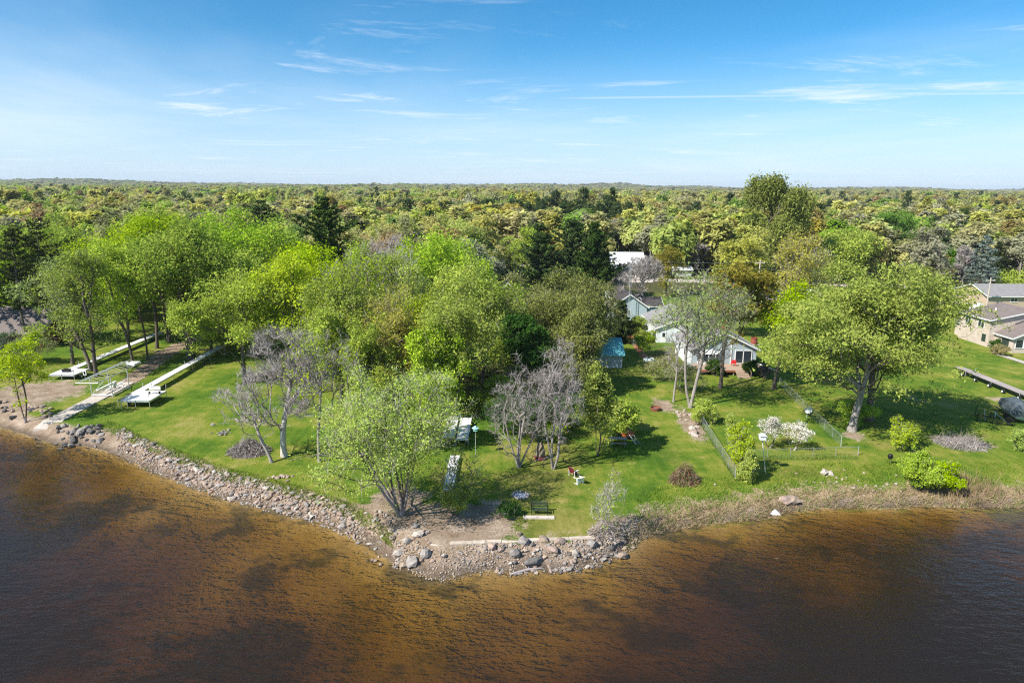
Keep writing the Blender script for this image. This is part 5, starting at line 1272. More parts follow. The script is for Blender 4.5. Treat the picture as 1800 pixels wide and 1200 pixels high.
# ------------------------------------------------------------------ stones
def icos(seed, sub=0):
    import bmesh
    r = random.Random(seed); bm = bmesh.new(); bmesh.ops.create_icosphere(bm, subdivisions=1 + sub, radius=.5)
    sx, sy, sz = r.uniform(.85, 1.2), r.uniform(.7, 1.0), r.uniform(.5, .8)
    for v in bm.verts:
        k = 1 + r.uniform(-.30, .24) * (.7 if sub else 1); v.co = Vector((v.co.x * sx * k, v.co.y * sy * k, v.co.z * sz * k))
    return bm
STONES = {}
for mname in ('stone_pink', 'stone_grey', 'stone_tan', 'stone_dark', 'stone_white'):
    for k in range(5):
        bm = icos(31 * k + len(STONES), 0); me = bpy.data.meshes.new('stone'); bm.to_mesh(me); bm.free(); me.materials.append(MATS[mname]); STONES[mname, k] = me
    bm = icos(900 + len(STONES), 1); me = bpy.data.meshes.new('boulder'); bm.to_mesh(me); bm.free(); me.materials.append(MATS[mname])
    STONES[mname, 'b'] = me
rk = random.Random(5)
def stones(name, label, cat, plist, mats=('stone_pink', 'stone_grey', 'stone_tan', 'stone_grey', 'stone_pink', 'stone_white')):
    """plist: (x, y, size); each stone a part of its heap"""
    xs = np.array([p_[0] for p_ in plist]); ys = np.array([p_[1] for p_ in plist]); zs = groundz(xs, ys)
    c = (float(xs.mean()), float(ys.mean()), float(zs.mean()))
    t = thing(name, label, cat, c)
    for (x, y, s), z in zip(plist, zs):
        mname = rk.choice(mats)
        o = link('stone', STONES[mname, 'b' if s > .85 else rk.randrange(5)], t, (x - c[0], y - c[1], z - c[2] + s * rk.uniform(.08, .22)))
        o.rotation_euler = (rk.uniform(-.4, .4), rk.uniform(-.4, .4), rk.uniform(0, 6.28)); o.scale = (s * rk.uniform(.9, 1.25), s, s * rk.uniform(.8, 1.1))
    return t
wlx = [q[0] for q in SHORE_PX]; wly = [q[1] for q in SHORE_PX]
def pxstone(px, py, s): x, y = G(px, py, -.45); return (x, y, s)
pl = []
for k in range(285):
    px = rk.uniform(212, 622); up = rk.choice((12, 19, 26, 33)) + rk.uniform(-4, 4) 
    if px < 300: up += 6
    pl.append(pxstone(px, np.interp(px, wlx, wly) - up, rk.uniform(.32, .72)))
rb_ = stones('riprap_bank', 'long bank of riprap stones along the left shore', 'riprap', pl)
pl = []
for k in range(210):
    px = rk.uniform(850, 1128); wl = np.interp(px, wlx, wly); pl.append(pxstone(px, wl - rk.uniform(4, 40), rk.uniform(.16, .48)))
for px, py, s in [(905, 978, 1.0), (938, 984, 1.2), (972, 972, .95), (985, 960, .9), (1012, 975, .85), (1040, 962, .9), (920, 962, .95), (955, 958, .9), (1096, 966, .9), (1000, 990, .6), (880, 972, .7), (865, 968, .8), (1075, 960, .8)]:
    pl.append(pxstone(px, py, s))
rp_ = stones('riprap_point', 'jumble of boulders and cobbles below the seawall at the point', 'riprap', pl, ('stone_pink', 'stone_grey', 'stone_tan', 'stone_white', 'stone_grey', 'stone_dark'))
pl = [pxstone(px, py, s) for px, py, s in [(724, 984, 1.2), (748, 978, 1.0), (700, 970, .8), (690, 950, .7), (716, 958, .9), (735, 950, .8), (708, 985, .7), (695, 985, .6), (760, 985, .5), (780, 982, .5), (688, 938, .8), (730, 935, .7)]]
pl += [pxstone(rk.uniform(625, 760), rk.uniform(900, 985), rk.uniform(.2, .5)) for k in range(70)]
stones('boulder_group', 'pale boulders and cobbles below the front multi-stemmed tree', 'stones', pl)
pl = [pxstone(rk.uniform(97, 178), rk.uniform(755, 782), rk.uniform(.45, .95)) for k in range(44)]
stones('stone_pile', 'dark rocks heaped right of the concrete ramp', 'stones', pl, ('stone_dark', 'stone_dark', 'stone_grey'))
pl = [pxstone(rk.uniform(-20, 24), rk.uniform(713, 738), rk.uniform(.5, .9)) for k in range(14)]
stones('stone_pile', 'rocks on the sand at the left picture edge', 'stones', pl, ('stone_dark', 'stone_grey', 'stone_pink'))
pl = [pxstone(rk.uniform(52, 92), rk.uniform(718, 742), rk.uniform(.45, .85)) for k in range(20)]
stones('stone_pile', 'rocks around the slender double-trunked shore tree', 'stones', pl, ('stone_pink', 'stone_grey', 'stone_tan'))
def cobbles(par, n, x0, x1, lo, hi, s0, s1, mat):
    """the many small stones between the big ones, one part"""
    r = np.random.default_rng(n); px = r.uniform(x0, x1, n); py = np.interp(px, wlx, wly) - r.uniform(lo, hi, n)
    g_ = np.array([G(a, b, -.5) for a, b in zip(px, py)]); zz = groundz(g_[:, 0], g_[:, 1]); bm = icos(7, 0)
    bv = np.array([v.co[:] for v in bm.verts]); bfc = np.array([[v.index for v in f.verts] for f in bm.faces]); bm.free(); nv = len(bv)
    sc_ = r.uniform(s0, s1, n); a = r.uniform(0, 6.28, n); vx = bv[None] * sc_[:, None, None] * r.uniform(.7, 1.2, (n, 1, 3))
    X_ = vx[..., 0] * np.cos(a)[:, None] - vx[..., 1] * np.sin(a)[:, None]; Y_ = vx[..., 0] * np.sin(a)[:, None] + vx[..., 1] * np.cos(a)[:, None]
    o = par.location; v = np.stack([X_ + g_[:, 0:1] - o.x, Y_ + g_[:, 1:2] - o.y, vx[..., 2] + (zz + sc_ * .1)[:, None] - o.z], -1).reshape(-1, 3)
    tag(link('cobbles', mesh_np('cobbles', v, [((bfc[None] + (np.arange(n) * nv)[:, None, None]).reshape(-1, 3), 0)], [mat]), par), kind='stuff')
def heap(label, cx, cy, rx, ry, n, s0, s1, mats):
    stones('stone_pile', label, 'stones', [(*G(cx + rk.gauss(0, rx / 2), cy + rk.gauss(0, ry / 2)), rk.uniform(s0, s1)) for k in range(n)], mats)
cobbles(rb_, 900, 205, 640, 3, 38, .12, .40, 'stone_grey'); cobbles(rb_, 600, 205, 640, 8, 40, .15, .45, 'stone_pink')
cobbles(rp_, 800, 690, 1140, 2, 40, .08, .28, 'stone_tan'); cobbles(rp_, 500, 690, 1140, 2, 40, .1, .3, 'stone_grey')
heap('flat spread of pale stones on the left lawn near the brush pile', 432, 738, 26, 6, 34, .18, .5, ('stone_white', 'stone_grey', 'stone_pink'))
heap('small pale stone heap behind the flat stone spread', 430, 714, 14, 8, 12, .2, .5, ('stone_white', 'stone_pink'))
heap('small dark heap of stones on the left lawn', 390, 761, 12, 6, 16, .2, .5, ('stone_dark', 'stone_grey'))
heap('single round stone alone on the left lawn', 374, 747, 1, 1, 2, .4, .6, ('stone_grey', 'stone_white'))
heap('reddish stones in the grass above the left riprap', 492, 838, 26, 6, 14, .3, .6, ('stone_pink', 'stone_tan'))
heap('large pale stones along the chain-link fence', 1216, 755, 10, 14, 12, .4, .95, ('stone_white', 'stone_pink'))
heap('pale rubble at the roots of the fence trees', 1200, 728, 18, 14, 26, .2, .5, ('stone_white', 'stone_pink', 'stone_tan'))
heap('big pinkish boulder in the dry reeds at the right shore', 1388, 872, 4, 3, 3, 1.0, 1.5, ('stone_pink', 'stone_tan'))
heap('scattered white stones among the right shore reeds', 1500, 850, 150, 18, 60, .15, .38, ('stone_white', 'stone_pink', 'stone_tan'))
heap('white chunk of concrete in the right shore grass', 1452, 832, 8, 3, 4, .5, .9, ('stone_white',))
heap('tan stone beside the seawall on the small lawn', 912, 940, 3, 3, 2, .5, .7, ('stone_tan',))
# seawall blocks
ga, gb = G(757, 962, -.3), G(1046, 950, -.3)
sw = thing('seawall', 'low weathered concrete seawall along the tip of the lot', 'wall', (ga[0], ga[1], -.4), math.atan2(gb[1] - ga[1], gb[0] - ga[0]))
L_ = math.hypot(gb[0] - ga[0], gb[1] - ga[1]); k = 0; x_ = 0
while x_ < L_:
    w_ = rk.uniform(1.5, 2.4); MB().box(x_ + .02, min(L_, x_ + w_) - .02, -.22 + rk.uniform(-.05, .05), .25, -.5, .42 + rk.uniform(-.05, .03)).build('block', 'seawall', sw); x_ += w_
lg = thing('driftwood_log', 'bleached driftwood log lying in the shallows at the tip', 'log', (*G(925, 1004, WATER), WATER), .35)
MB().tube((-1.3, 0, .02), (.2, .05, .12), .09, .12, 8).tube((.2, .05, .12), (1.3, -.1, .1), .12, .05, 8).build('trunk', 'old_wood', lg); MB().tube((.1, 0, .1), (.5, .45, .3), .05, .02, 5).build('branch', 'old_wood', lg)
wx, wy = G(1362, 903, WATER)
wd = MB().add([(-.5, -.25, -.05), (.5, -.2, -.05), (.45, .25, -.05), (-.4, .3, -.05), (-.1, -.05, .5), (.1, .08, .42), (-.42, 0, .12), (.42, .05, .1)],
              [(3, 2, 1, 0), (0, 1, 7, 4, 6), (1, 2, 7), (2, 3, 6, 5, 7), (3, 0, 6), (4, 7, 5), (4, 5, 6)]).build('foam_scrap', 'tarp_white', None, (wx, wy, WATER)); tag(wd, 'white wedge-shaped scrap at the waterline of the right shore', 'debris')

# ------------------------------------------------------------------ things on the lot
x, y, z = at(915, 873)
fp = thing('fire_ring', 'round ring of grey stones with ash on the front lot lawn', 'fire pit', (x, y, z))
MB().lathe([(0, .05), (.6, .05), (.62, 0)], 16).build('ash_bed', 'ash', fp)
for k in range(16):
    a_ = k * math.pi / 8; o = link('stone', STONES['stone_white' if k % 3 else 'stone_grey', k % 5], fp, (.75 * math.cos(a_), .75 * math.sin(a_), .1)); o.scale = (.34, .3, .34); o.rotation_euler = (0, 0, a_ * 3)
x, y, z = at(947, 912)
MBs = MB().box(-1.35, 1.35, -.25, .25, -.1, .10); sl_ = MBs.build('paving_slab', 'concrete', None, (x, y, z)); tag(sl_, 'long pale concrete slab in front of the park bench', 'slab')
x, y, z = at(948, 905)
pb = thing('park_bench', 'green iron slatted bench facing the lake behind the concrete slab', 'bench', (x, y, z))
for k in range(4): MB().box(-.75, .75, -.25 + .13 * k, -.15 + .13 * k, .42, .45).build('slat', 'green_iron', pb)
for k in range(4): MB().box(-.75, .75, .3 + .03 * k, .33 + .03 * k, .55 + .12 * k, .64 + .12 * k).build('back_slat', 'green_iron', pb)
for sx in (-.7, .7):
    MB().tube((sx, -.25, 0), (sx, -.2, .43), .03).tube((sx, .3, 0), (sx, .28, .43), .03).tube((sx, .28, .43), (sx, .42, 1.0), .03).build('leg', 'black_metal', pb); MB().tube((sx, -.25, .65), (sx, .34, .65), .03).tube((sx, -.22, .43), (sx, -.25, .65), .025).build('armrest', 'black_metal', pb)
x, y, z = at(949, 808)
st = thing('stump_post', 'mottled grey-brown stump-like post with dark red base between the bare trees', 'stump', (x, y, z))
r_ = random.Random(3); prof = [(.5, 0), (.46, .35), (.5, .8), (.44, 1.2), (.36, 1.55), (.2, 1.85), (.05, 1.95)]
mb = MB().lathe(prof, 11)
mb.v = [(vx * r_.uniform(.78, 1.18), vy * r_.uniform(.78, 1.18), vz + r_.uniform(-.06, .06)) for vx, vy, vz in mb.v]; mb.build('post', 'mottled', st)
mb = MB().lathe([(.56, -.05), (.6, .25), (.53, .42)], 11); mb.build('base', 'maroon', st)
x, y, z = at(1008, 838)
lawn_chair('lawn_chair', 'white lawn chair with maroon seat beside the lot boundary shrub', x, y, z, 2.4, 'white_paint', 0, 'maroon')
x, y, z = at(1013, 848); lawn_chair('lawn_chair', 'toppled white lawn chair in front of its twin', x, y, z + .25, .6, 'white_paint', 1.5)
x, y, z = at(836, 800)
bf = thing('bird_feeder', 'pale turquoise bird feeder on a thin pole beside the stored docks', 'bird feeder', (x, y, z)); _, zt = V(836, 757, y)
MB().tube((0, 0, -.2), (0, 0, zt), .03).build('pole', 'galvanised', bf); MB().box(-.22, .22, -.22, .22, zt, zt + .3).build('box', 'turquoise', bf); MB().lathe([(.4, zt + .3), (.05, zt + .55), (0, zt + .56)], 8).build('roof', 'turquoise', bf)
# picnic tables, poles and cart in the shade right of the lot
def picnic(label, px, py, rz):
    t = thing('picnic_table', label, 'picnic table', at(px, py), rz)
    for k in range(5): MB().box(-.95, .95, -.38 + .155 * k, -.24 + .155 * k, .72, .76).build('plank', 'old_wood', t)
    for s in (-1, 1): MB().box(-.95, .95, s * .78 - .13, s * .78 + .13, .42, .46).build('bench', 'old_wood', t)
    for s in (-.7, .7): MB().beam((s, -.75, 0), (s, .2, .72), .06, .1).beam((s, .75, 0), (s, -.2, .72), .06, .1).beam((s, -.85, .4), (s, .85, .4), .05, .09).build('leg', 'old_wood', t)
picnic('grey wooden picnic table farther from the lake', 1092, 764, .15); picnic('grey wooden picnic table nearer to the lake', 1086, 782, -.1)
ct = thing('garden_cart', 'orange-red garden cart between the picnic tables', 'cart', at(1103, 772), .5); MB().add([(-.5, -.3, .3), (.5, -.3, .3), (.5, .3, .3), (-.5, .3, .3), (-.65, -.4, .75), (.65, -.4, .75), (.65, .4, .75), (-.65, .4, .75)], [(3, 2, 1, 0), (0, 1, 5, 4), (1, 2, 6, 5), (2, 3, 7, 6), (3, 0, 4, 7)]).build('tub', 'orange_red', ct)
for s in (-1, 1): MB().tube((0, s * .36, .25), (0, s * .44, .25), .25, n=12).build('wheel', 'rubber', ct)
MB().tube((-.6, 0, .6), (-1.3, 0, .9), .03).build('handle', 'black_metal', ct)
ld = thing('ladder', 'long white ladder propped beside the picnic tables', 'ladder', at(1118, 782), 0)
for s in (0, .5): MB().tube((s, 0, 0), (s - 1.2, 3.0, 1.3), .04, n=5).build('rail', 'white_paint' if s == 0 else 'old_wood', ld)
for k in range(8): q = (k + .7) / 8.5; MB().tube((-1.2 * q, 3 * q, 1.3 * q), (.5 - 1.2 * q, 3 * q, 1.3 * q), .025, n=4).build('rung', 'old_wood', ld)
x, y, z = at(1152, 722)
rg = thing('fire_pit', 'rusty steel fire pit ring on the mown strip', 'fire pit', (x, y, z)); MB().lathe([(.62, -.05), (.66, .42), (.60, .42), (.56, .08)], 18).build('ring', 'rust', rg); MB().lathe([(0, .12), (.57, .1)], 14).build('ash_bed', 'ash', rg)
x, y, z = at(1140, 641)
pt = thing('propane_tank', 'white propane tank standing at the end of the mulch strip', 'tank', (x, y, z), .1); n_ = 14
prof = [(0, -.95), (.25, -.9), (.42, -.72), (.46, -.55), (.46, .55), (.42, .72), (.25, .9), (0, .95)]
mb = MB().lathe(prof, n_); mb.v = [(vz, vy, vx + .7) for vx, vy, vz in mb.v]; mb.build('body', 'white_paint', pt, smooth=True)
MB().lathe([(.18, 1.1), (.18, 1.28), (.0, 1.36)], 10).build('dome', 'shade_screen', pt)
for s in (-.5, .5): MB().box(s - .06, s + .06, -.3, .3, 0, .35).build('leg', 'concrete', pt)
# brush piles
def brush(name, label, px, py, wpx, h, n, mats, flat=.6):
    x, y, z = at(px, py); r = np.random.default_rng(int(px)); R_ = wpx * mpp(y) / 2
    t = thing(name, label, 'brush pile', (x, y, z))
    for mi, mt in enumerate(mats):
        k = n // len(mats); a_ = r.uniform(0, 6.28, k); q = r.random(k) ** .6; p0 = np.stack([np.cos(a_) * q * R_, np.sin(a_) * q * R_ * .8, (1 - q ** 1.4) * h * r.random(k)], -1)
        d = np.stack([-np.cos(a_), -np.sin(a_), flat * r.random(k) + .05], -1) + r.normal(size=(k, 3)) * .55; d /= np.linalg.norm(d, axis=1, keepdims=True)
        v, f = slivers(r, p0 - d * .4, d, r.uniform(.5, 1.6, k) * R_ * .6, r.uniform(.02, .06, k)); v[:, 2] = np.maximum(v[:, 2], -.05)
        link('sticks', mesh_np('sticks', v, [(f, 0)], [mt]), t)
    return t
brush('brush_pile', 'grey heap of cut branches at the foot of the leaning bare tree', 438, 796, 72, 1.5, 2600, ('twig_grey', 'bark_grey', 'bark'))
brush('brush_pile', 'reddish-brown brush heap near the dry reeds of the mown strip', 1203, 848, 52, 2.1, 1800, ('rust', 'bark', 'straw', 'leaf_olive'))
brush('brush_pile', 'grey strewn brush on the lawn right of the huge elm', 1690, 782, 90, .5, 1400, ('twig_grey', 'bark_grey'), .2)
brush('brush_pile', 'tangle of bare brush at the lake corner of the lot', 1062, 940, 58, 1.6, 1700, ('twig_grey', 'bark_grey', 'straw'), .9)
# chain-link fences
def fence(label, pts, h=1.2, step=2.6):
    p0 = G(*pts[0]); p1 = G(*pts[1]); L = math.hypot(p1[0] - p0[0], p1[1] - p0[1])
    t = thing('chain_link_fence', label, 'fence', (p0[0], p0[1], gz(*p0)), math.atan2(p1[1] - p0[1], p1[0] - p0[0]))
    n = max(2, round(L / step))
    for k in range(n + 1): MB().tube((k * L / n, 0, -.2), (k * L / n, 0, h + .06), .045 if k in (0, n) else .025, n=6).build('post', 'fence_wire' if 0 < k < n else 'galvanised', t)
    MB().tube((0, 0, h), (L, 0, h), .02, n=5).build('rail', 'fence_wire', t)
    mb = MB(); m_ = int(L / .2)
    for k in range(-int(h / .2), m_):
        for s in (0, 1):
            a0, a1 = k * .2, k * .2 + h
            zz0, zz1 = 0, h
            if a0 < 0: zz0 = -a0; a0 = 0
            if a1 > L: zz1 = h - (a1 - L); a1 = L
            if a1 - a0 < .05: continue
            p_, q_ = ((a0, 0, zz0), (a1, 0, zz1)) if s == 0 else ((a0, 0, h - zz0), (a1, 0, h - zz1))
            w = .0026; mb.add([(p_[0], -w, p_[2]), (p_[0], w, p_[2]), (q_[0], w, q_[2]), (q_[0], -w, q_[2]), (p_[0] + w * 1.4, 0, p_[2] - w), (q_[0] + w * 1.4, 0, q_[2] - w)], [(0, 1, 2, 3), (0, 4, 5, 3)])
    me = bpy.data.meshes.new('wire_mesh'); me.from_pydata(mb.v, [], mb.f); me.materials.append(MATS['fence_wire']); link('wire_mesh', me, t)
fence('chain-link fence running down to the tall shrub at the shore', ((1232, 745), (1292, 842))); fence('chain-link fence slanting past the satellite dish to its end post', ((1370, 678), (1478, 784)))
fence('low chain-link fence parallel to the shore below the blossoming trees', ((1308, 806), (1508, 800)), 1.0); fence('short chain-link fence beside the mulch strip and shed', ((1097, 585), (1137, 640)))
x, y, z = at(1418, 734)
sd_ = thing('satellite_dish', 'white satellite dish on a short post beside the slanting fence', 'satellite dish', (x, y, z)); MB().tube((0, 0, -.1), (0, 0, .85), .05).build('post', 'galvanised', sd_)
mb = MB().lathe([(0, 0), (.2, .03), (.4, .1), (.5, .17)], 16); mb.v = [(vx, -.10 - vz * .9, .95 + vy * .85 + .25 * vz) for vx, vy, vz in mb.v]; mb.build('dish', 'white_paint', sd_); MB().tube((0, -.1, .6), (0, -.6, .85), .02).build('arm', 'galvanised', sd_)
x, y, z = at(1346, 833); _, zt = V(1340, 772, y)
bh = thing('martin_house', 'white birdhouse on a tall slanted pole near the right shore', 'birdhouse', (x, y, z)); ox = V(1340, 772, y)[0] - x
MB().tube((0, 0, -.2), (ox, 0, zt - z), .04).build('pole', 'white_paint', bh)
MB().box(ox - .28, ox + .28, -.28, .28, zt - z, zt - z + .42).build('box', 'white_paint', bh); MB().add([(ox - .36, -.36, zt - z + .42), (ox + .36, -.36, zt - z + .42), (ox + .36, .36, zt - z + .42), (ox - .36, .36, zt - z + .42), (ox, 0, zt - z + .72)], [(0, 1, 4), (1, 2, 4), (2, 3, 4), (3, 0, 4), (3, 2, 1, 0)]).build('roof', 'boat_hull', bh)
gr = thing('kettle_grill', 'small dark grill standing at the edge of the right shore grass', 'grill', at(1563, 817)); MB().lathe([(.02, .55), (.22, .7), (.26, .9), (.22, 1.08), (.02, 1.18)], 12).build('bowl', 'black_metal', gr, smooth=True)
for k in range(3): MB().tube((.12 * math.cos(k * 2.1), .12 * math.sin(k * 2.1), .62), (.34 * math.cos(k * 2.1), .34 * math.sin(k * 2.1), -.05), .02).build('leg', 'black_metal', gr)
sp_ = thing('tree_stump', 'short pale stump on the lawn left of the huge elm', 'stump', at(1448, 611)); MB().lathe([(.42, -.1), (.34, .4), (.30, 1.5), (.33, 1.6)], 10).build('trunk', 'bark_pale', sp_); MB().lathe([(.33, 1.6), (0, 1.62)], 10).build('cut_top', 'stone_tan', sp_)
bb = thing('burn_barrel', 'rusty red barrel on a slab behind the blue house', 'barrel', at(1325, 606)); MB().lathe([(.0, .1), (.55, .1), (.58, .5), (.55, .9), (.58, 1.3), (.52, 1.3)], 14).build('drum', 'brick', bb); MB().box(-.9, .9, -.8, .8, 0, .1).build('slab', 'stone_white', bb)
# covered boat on a dark lift frame at the right edge
x, y, z = at(1790, 742)
cb_ = thing('covered_boat', 'grey covered boat on a trailer at the right edge', 'boat', (x, y, z), -.25)
mb = MB(); sec = [(-1.1, .95, 1.0), (0, 1.15, 1.15), (2.0, 1.15, 1.15), (4.0, .9, 1.2), (5.4, .15, 1.35)]
vs = []
for yy, w_, top in sec: vs += [(-w_, yy, top), (-w_ * .8, yy, .65), (0, yy, .5), (w_ * .8, yy, .65), (w_, yy, top)]
mb.add(vs, [(5 * i + j, 5 * i + j + 1, 5 * i + j + 6, 5 * i + j + 5) for i in range(4) for j in range(4)] + [(0, 1, 2, 3, 4)]); mb.build('hull', 'boat_hull', cb_, smooth=True)
mb = MB(); vs = []
for (yy, w_, top), hh in zip(sec, (1.0, 1.5, 1.5, .7, .1)): vs += [(-w_ * 1.02, yy, top - .05), (-w_ * .75, yy, top + hh * .75), (0, yy, top + hh), (w_ * .75, yy, top + hh * .75), (w_ * 1.02, yy, top - .05)]
mb.add(vs, [(5 * i + j, 5 * i + j + 5, 5 * i + j + 6, 5 * i + j + 1) for i in range(4) for j in range(4)] + [(4, 3, 2, 1, 0)]); mb.build('cover', 'boat_cover', cb_)
for s in (-1, 1): MB().tube((s * .95, 1.2, .33), (s * 1.15, 1.2, .33), .33, n=14).build('wheel', 'rubber', cb_)
MB().beam((-.8, -1, .4), (-.8, 4.5, .4), .1, .12).beam((.8, -1, .4), (.8, 4.5, .4), .1, .12).beam((-.9, 1.2, .33), (.9, 1.2, .33), .08, .08).build('trailer_frame', 'black_metal', cb_)
x, y, z = at(1752, 742)
lf = thing('lift_frame', 'tangle of black boat lift frame tubes beside the covered boat', 'boat lift', (x, y, z), -.5); rr = random.Random(9)
for yy in (-1.2, 1.2):
    MB().tube((-2.4, yy, .15), (1.6, yy, .15), .05).build('side_beam', 'black_metal', lf)
    for xx in (-2.2, -.6, 1.4): MB().tube((xx, yy, 0), (xx + .1, yy, rr.uniform(.9, 1.5)), .04).build('post', 'black_metal', lf)
for k in range(7): MB().tube((rr.uniform(-2.4, 1.5), -1.2, rr.uniform(.1, .9)), (rr.uniform(-2.4, 1.5), 1.2, rr.uniform(.2, 1.2)), .03, n=5).build('brace', 'aluminium' if k % 3 == 0 else 'black_metal', lf)
wf = MB().tube((1.0, -1.35, .75), (1.0, -1.25, .75), .42, n=14).build('winch_wheel', 'black_metal', lf)
# cars, covered boats, poles and wires along the road
def car(label, px, py, rz, paint, L=4.6):
    t = thing('parked_car', label, 'car', at(px, py), rz)
    w = .88; prof = [(-L / 2, .35), (-L / 2, .85), (-L / 2 + .15, .95), (L / 2 - .9, .95), (L / 2, .75), (L / 2, .35)]
    MB().prism(prof, -w, w).build('body', paint, t)
    MB().add([(-L / 2 + .2, -w + .05, .95), (L / 2 - 1.3, -w + .05, .95), (L / 2 - 2.0, -w + .2, 1.5), (-L / 2 + .7, -w + .2, 1.5), (-L / 2 + .2, w - .05, .95), (L / 2 - 1.3, w - .05, .95), (L / 2 - 2.0, w - .2, 1.5), (-L / 2 + .7, w - .2, 1.5)],
             [(0, 1, 2, 3), (7, 6, 5, 4), (1, 5, 6, 2), (0, 3, 7, 4), (3, 2, 6, 7)]).build('cabin_glass', 'window_glass', t)
    MB().box(-L / 2 + .75, L / 2 - 2.05, -w + .22, w - .22, 1.49, 1.55).build('roof', paint, t)
    for xx in (-L / 2 + .85, L / 2 - .9):
        for s in (-1, 1): wo_ = MB().tube((xx, s * (w - .15), .33), (xx, s * (w + .03), .33), .33, n=12).build('wheel', 'rubber', t); MB().tube((xx, s * (w + .02), .33), (xx, s * (w + .05), .33), .18, n=8).build('rim', 'aluminium', wo_)
    for s in (-.6, .6): MB().box(L / 2 - .02, L / 2 + .03, s - .15, s + .15, .6, .74).build('headlight', 'white_paint', t)
    for s in (-.65, .65): MB().box(-L / 2 - .03, -L / 2 + .02, s - .12, s + .12, .68, .84).build('taillight', 'red_paint', t)
car('black car parked nearest the utility pole on the right', 1722, 523, -1.9, 'car_dark'); car('dark grey car parked behind the black one', 1740, 511, -1.7, 'car_grey'); car('white car parked by the far lawn spruce', 1147, 426, .2, 'tarp_white')
def tarp(label, px, py, L, rz):
    t = thing('wrapped_boat', label, 'boat', at(px, py), rz); mb = MB(); vs = []
    for q, w, h in ((-.5, .8, 1.3), (-.3, 1.15, 1.9), (0, 1.2, 2.2), (.3, 1.0, 1.8), (.5, .15, 1.3)): vs += [(q * L, -w, .5), (q * L, -w, 1.1), (q * L, 0, h), (q * L, w, 1.1), (q * L, w, .5)]
    mb.add(vs, [(5 * i + j, 5 * i + j + 1, 5 * i + j + 6, 5 * i + j + 5) for i in range(4) for j in range(4)] + [(4, 3, 2, 1, 0), (20, 21, 22, 23, 24)]); mb.build('wrap', 'tarp_white', t)
    MB().beam((-L * .4, -.7, .4), (L * .5, -.2, .4), .1, .12).beam((-L * .4, .7, .4), (L * .5, .2, .4), .1, .12).build('trailer_frame', 'galvanised', t)
    for s in (-1, 1): MB().tube((-.4, s * .9, .33), (-.4, s * 1.08, .33), .33, n=12).build('wheel', 'rubber', t)
tarp('white shrink-wrapped boat on the pale drive behind the bronze tree', 1352, 522, 7, .3); tarp('white shrink-wrapped boat seen through the twiggy yellowish tree', 1408, 520, 8, -.2); tarp('small white covered boat behind the huge elm by the beige house', 1718, 548, 5, .6)
def pole(label, px, by, ty, rz=0):
    x, y = G(px, by); _, zt = V(px, ty, y); t = thing('utility_pole', label, 'utility pole', (x, y, 0), rz)
    MB().tube((0, 0, -.3), (0, 0, zt), .2, .13, 8).build('shaft', 'pole_wood', t); MB().box(-1.1, 1.1, -.07, .07, zt - .75, zt - .6).build('crossarm', 'pole_wood', t)
    for s in (-1, 0, 1): MB().lathe([(.06, zt - .6), (.06, zt - .4), (0, zt - .38)], 6, s * .95 if s else .0).build('insulator', 'white_paint', t)
    return (x, y, zt)
P1 = pole('wooden utility pole behind the bronze-yellow tree', 1329, 545, 457); P2 = pole('pale utility pole beside the tan garage on the right', 1733, 545, 488); P3 = pole('utility pole beside the gravel road left of the three pines', 875, 470, 432)
P4 = (*G(1100, 528), 11.0)
def wires(label, a, b, hs):
    t = thing('power_lines', label, 'power line', ((a[0] + b[0]) / 2, (a[1] + b[1]) / 2, 0))
    for h in hs:
        mb = MB(); off = ((a[0] + b[0]) / 2, (a[1] + b[1]) / 2, 0); pr = None
        for k in range(9):
            q = k / 8; p_ = (a[0] + (b[0] - a[0]) * q - off[0], a[1] + (b[1] - a[1]) * q - off[1], a[2] + (b[2] - a[2]) * q - h - 1.1 * 4 * q * (1 - q) * .5)
            if pr: mb.tube(pr, p_, .022, n=3)
            pr = p_
        mb.build('wire', 'galvanised', t)
wires('pair of overhead wires between the trees left of the middle utility pole', P4, P1, (.5, 1.9)); wires('overhead wires running right from the middle utility pole behind the elm', P1, P2, (.5, 1.9)); wires('overhead wires at the left utility pole', P3, (P3[0] + 14, P3[1] + 4, P3[2] - .4), (.4, 2.6))
hg = thing('cedar_hedge', 'clipped green cedar hedge behind the tan garage', 'hedge', (*G(1790, 506), 0)); rr = np.random.default_rng(4)
c = rr.random((5200, 3)) * np.array([26, 4.5, 5.2]) - np.array([7, 0, 0]); c[:, 2] *= (.86 + .14 * np.sin(c[:, 0] * 2.2)); v, f = quads_at(rr, c, rr.uniform(.3, .7, len(c)), .3, .5); link('foliage', mesh_np('foliage', v, [(f, 0)], ['leaf_elm']), hg)

# ------------------------------------------------------------------ loose growth along the shore
rg_ = np.random.default_rng(12)
def blades(name, label, cat, pts_px, ln, wd, lean, mat, z0=-.3):
    xs, ys = [], []
    for px, py in pts_px: x, y = G(px, py, z0); xs.append(x); ys.append(y)
    xs, ys = np.array(xs), np.array(ys); zs = groundz(xs, ys); n = len(xs)
    keep = zs > WATER - .05; xs, ys, zs = xs[keep], ys[keep], zs[keep]; n = len(xs)
    d = rg_.normal(size=(n, 3)) * lean; d[:, 2] = 1; d[:, :2] += np.stack([np.sin(xs * .9 + ys), np.cos(ys * .8 - xs)], -1) * lean * .8; d /= np.linalg.norm(d, axis=1, keepdims=True)
    v, f = slivers(rg_, np.stack([xs, ys, zs - .03], -1), d, rg_.uniform(ln[0], ln[1], n), rg_.uniform(wd[0], wd[1], n))
    return tag(link(name, mesh_np(name, v, [(f, 0)], [mat])), label, cat, kind='stuff')
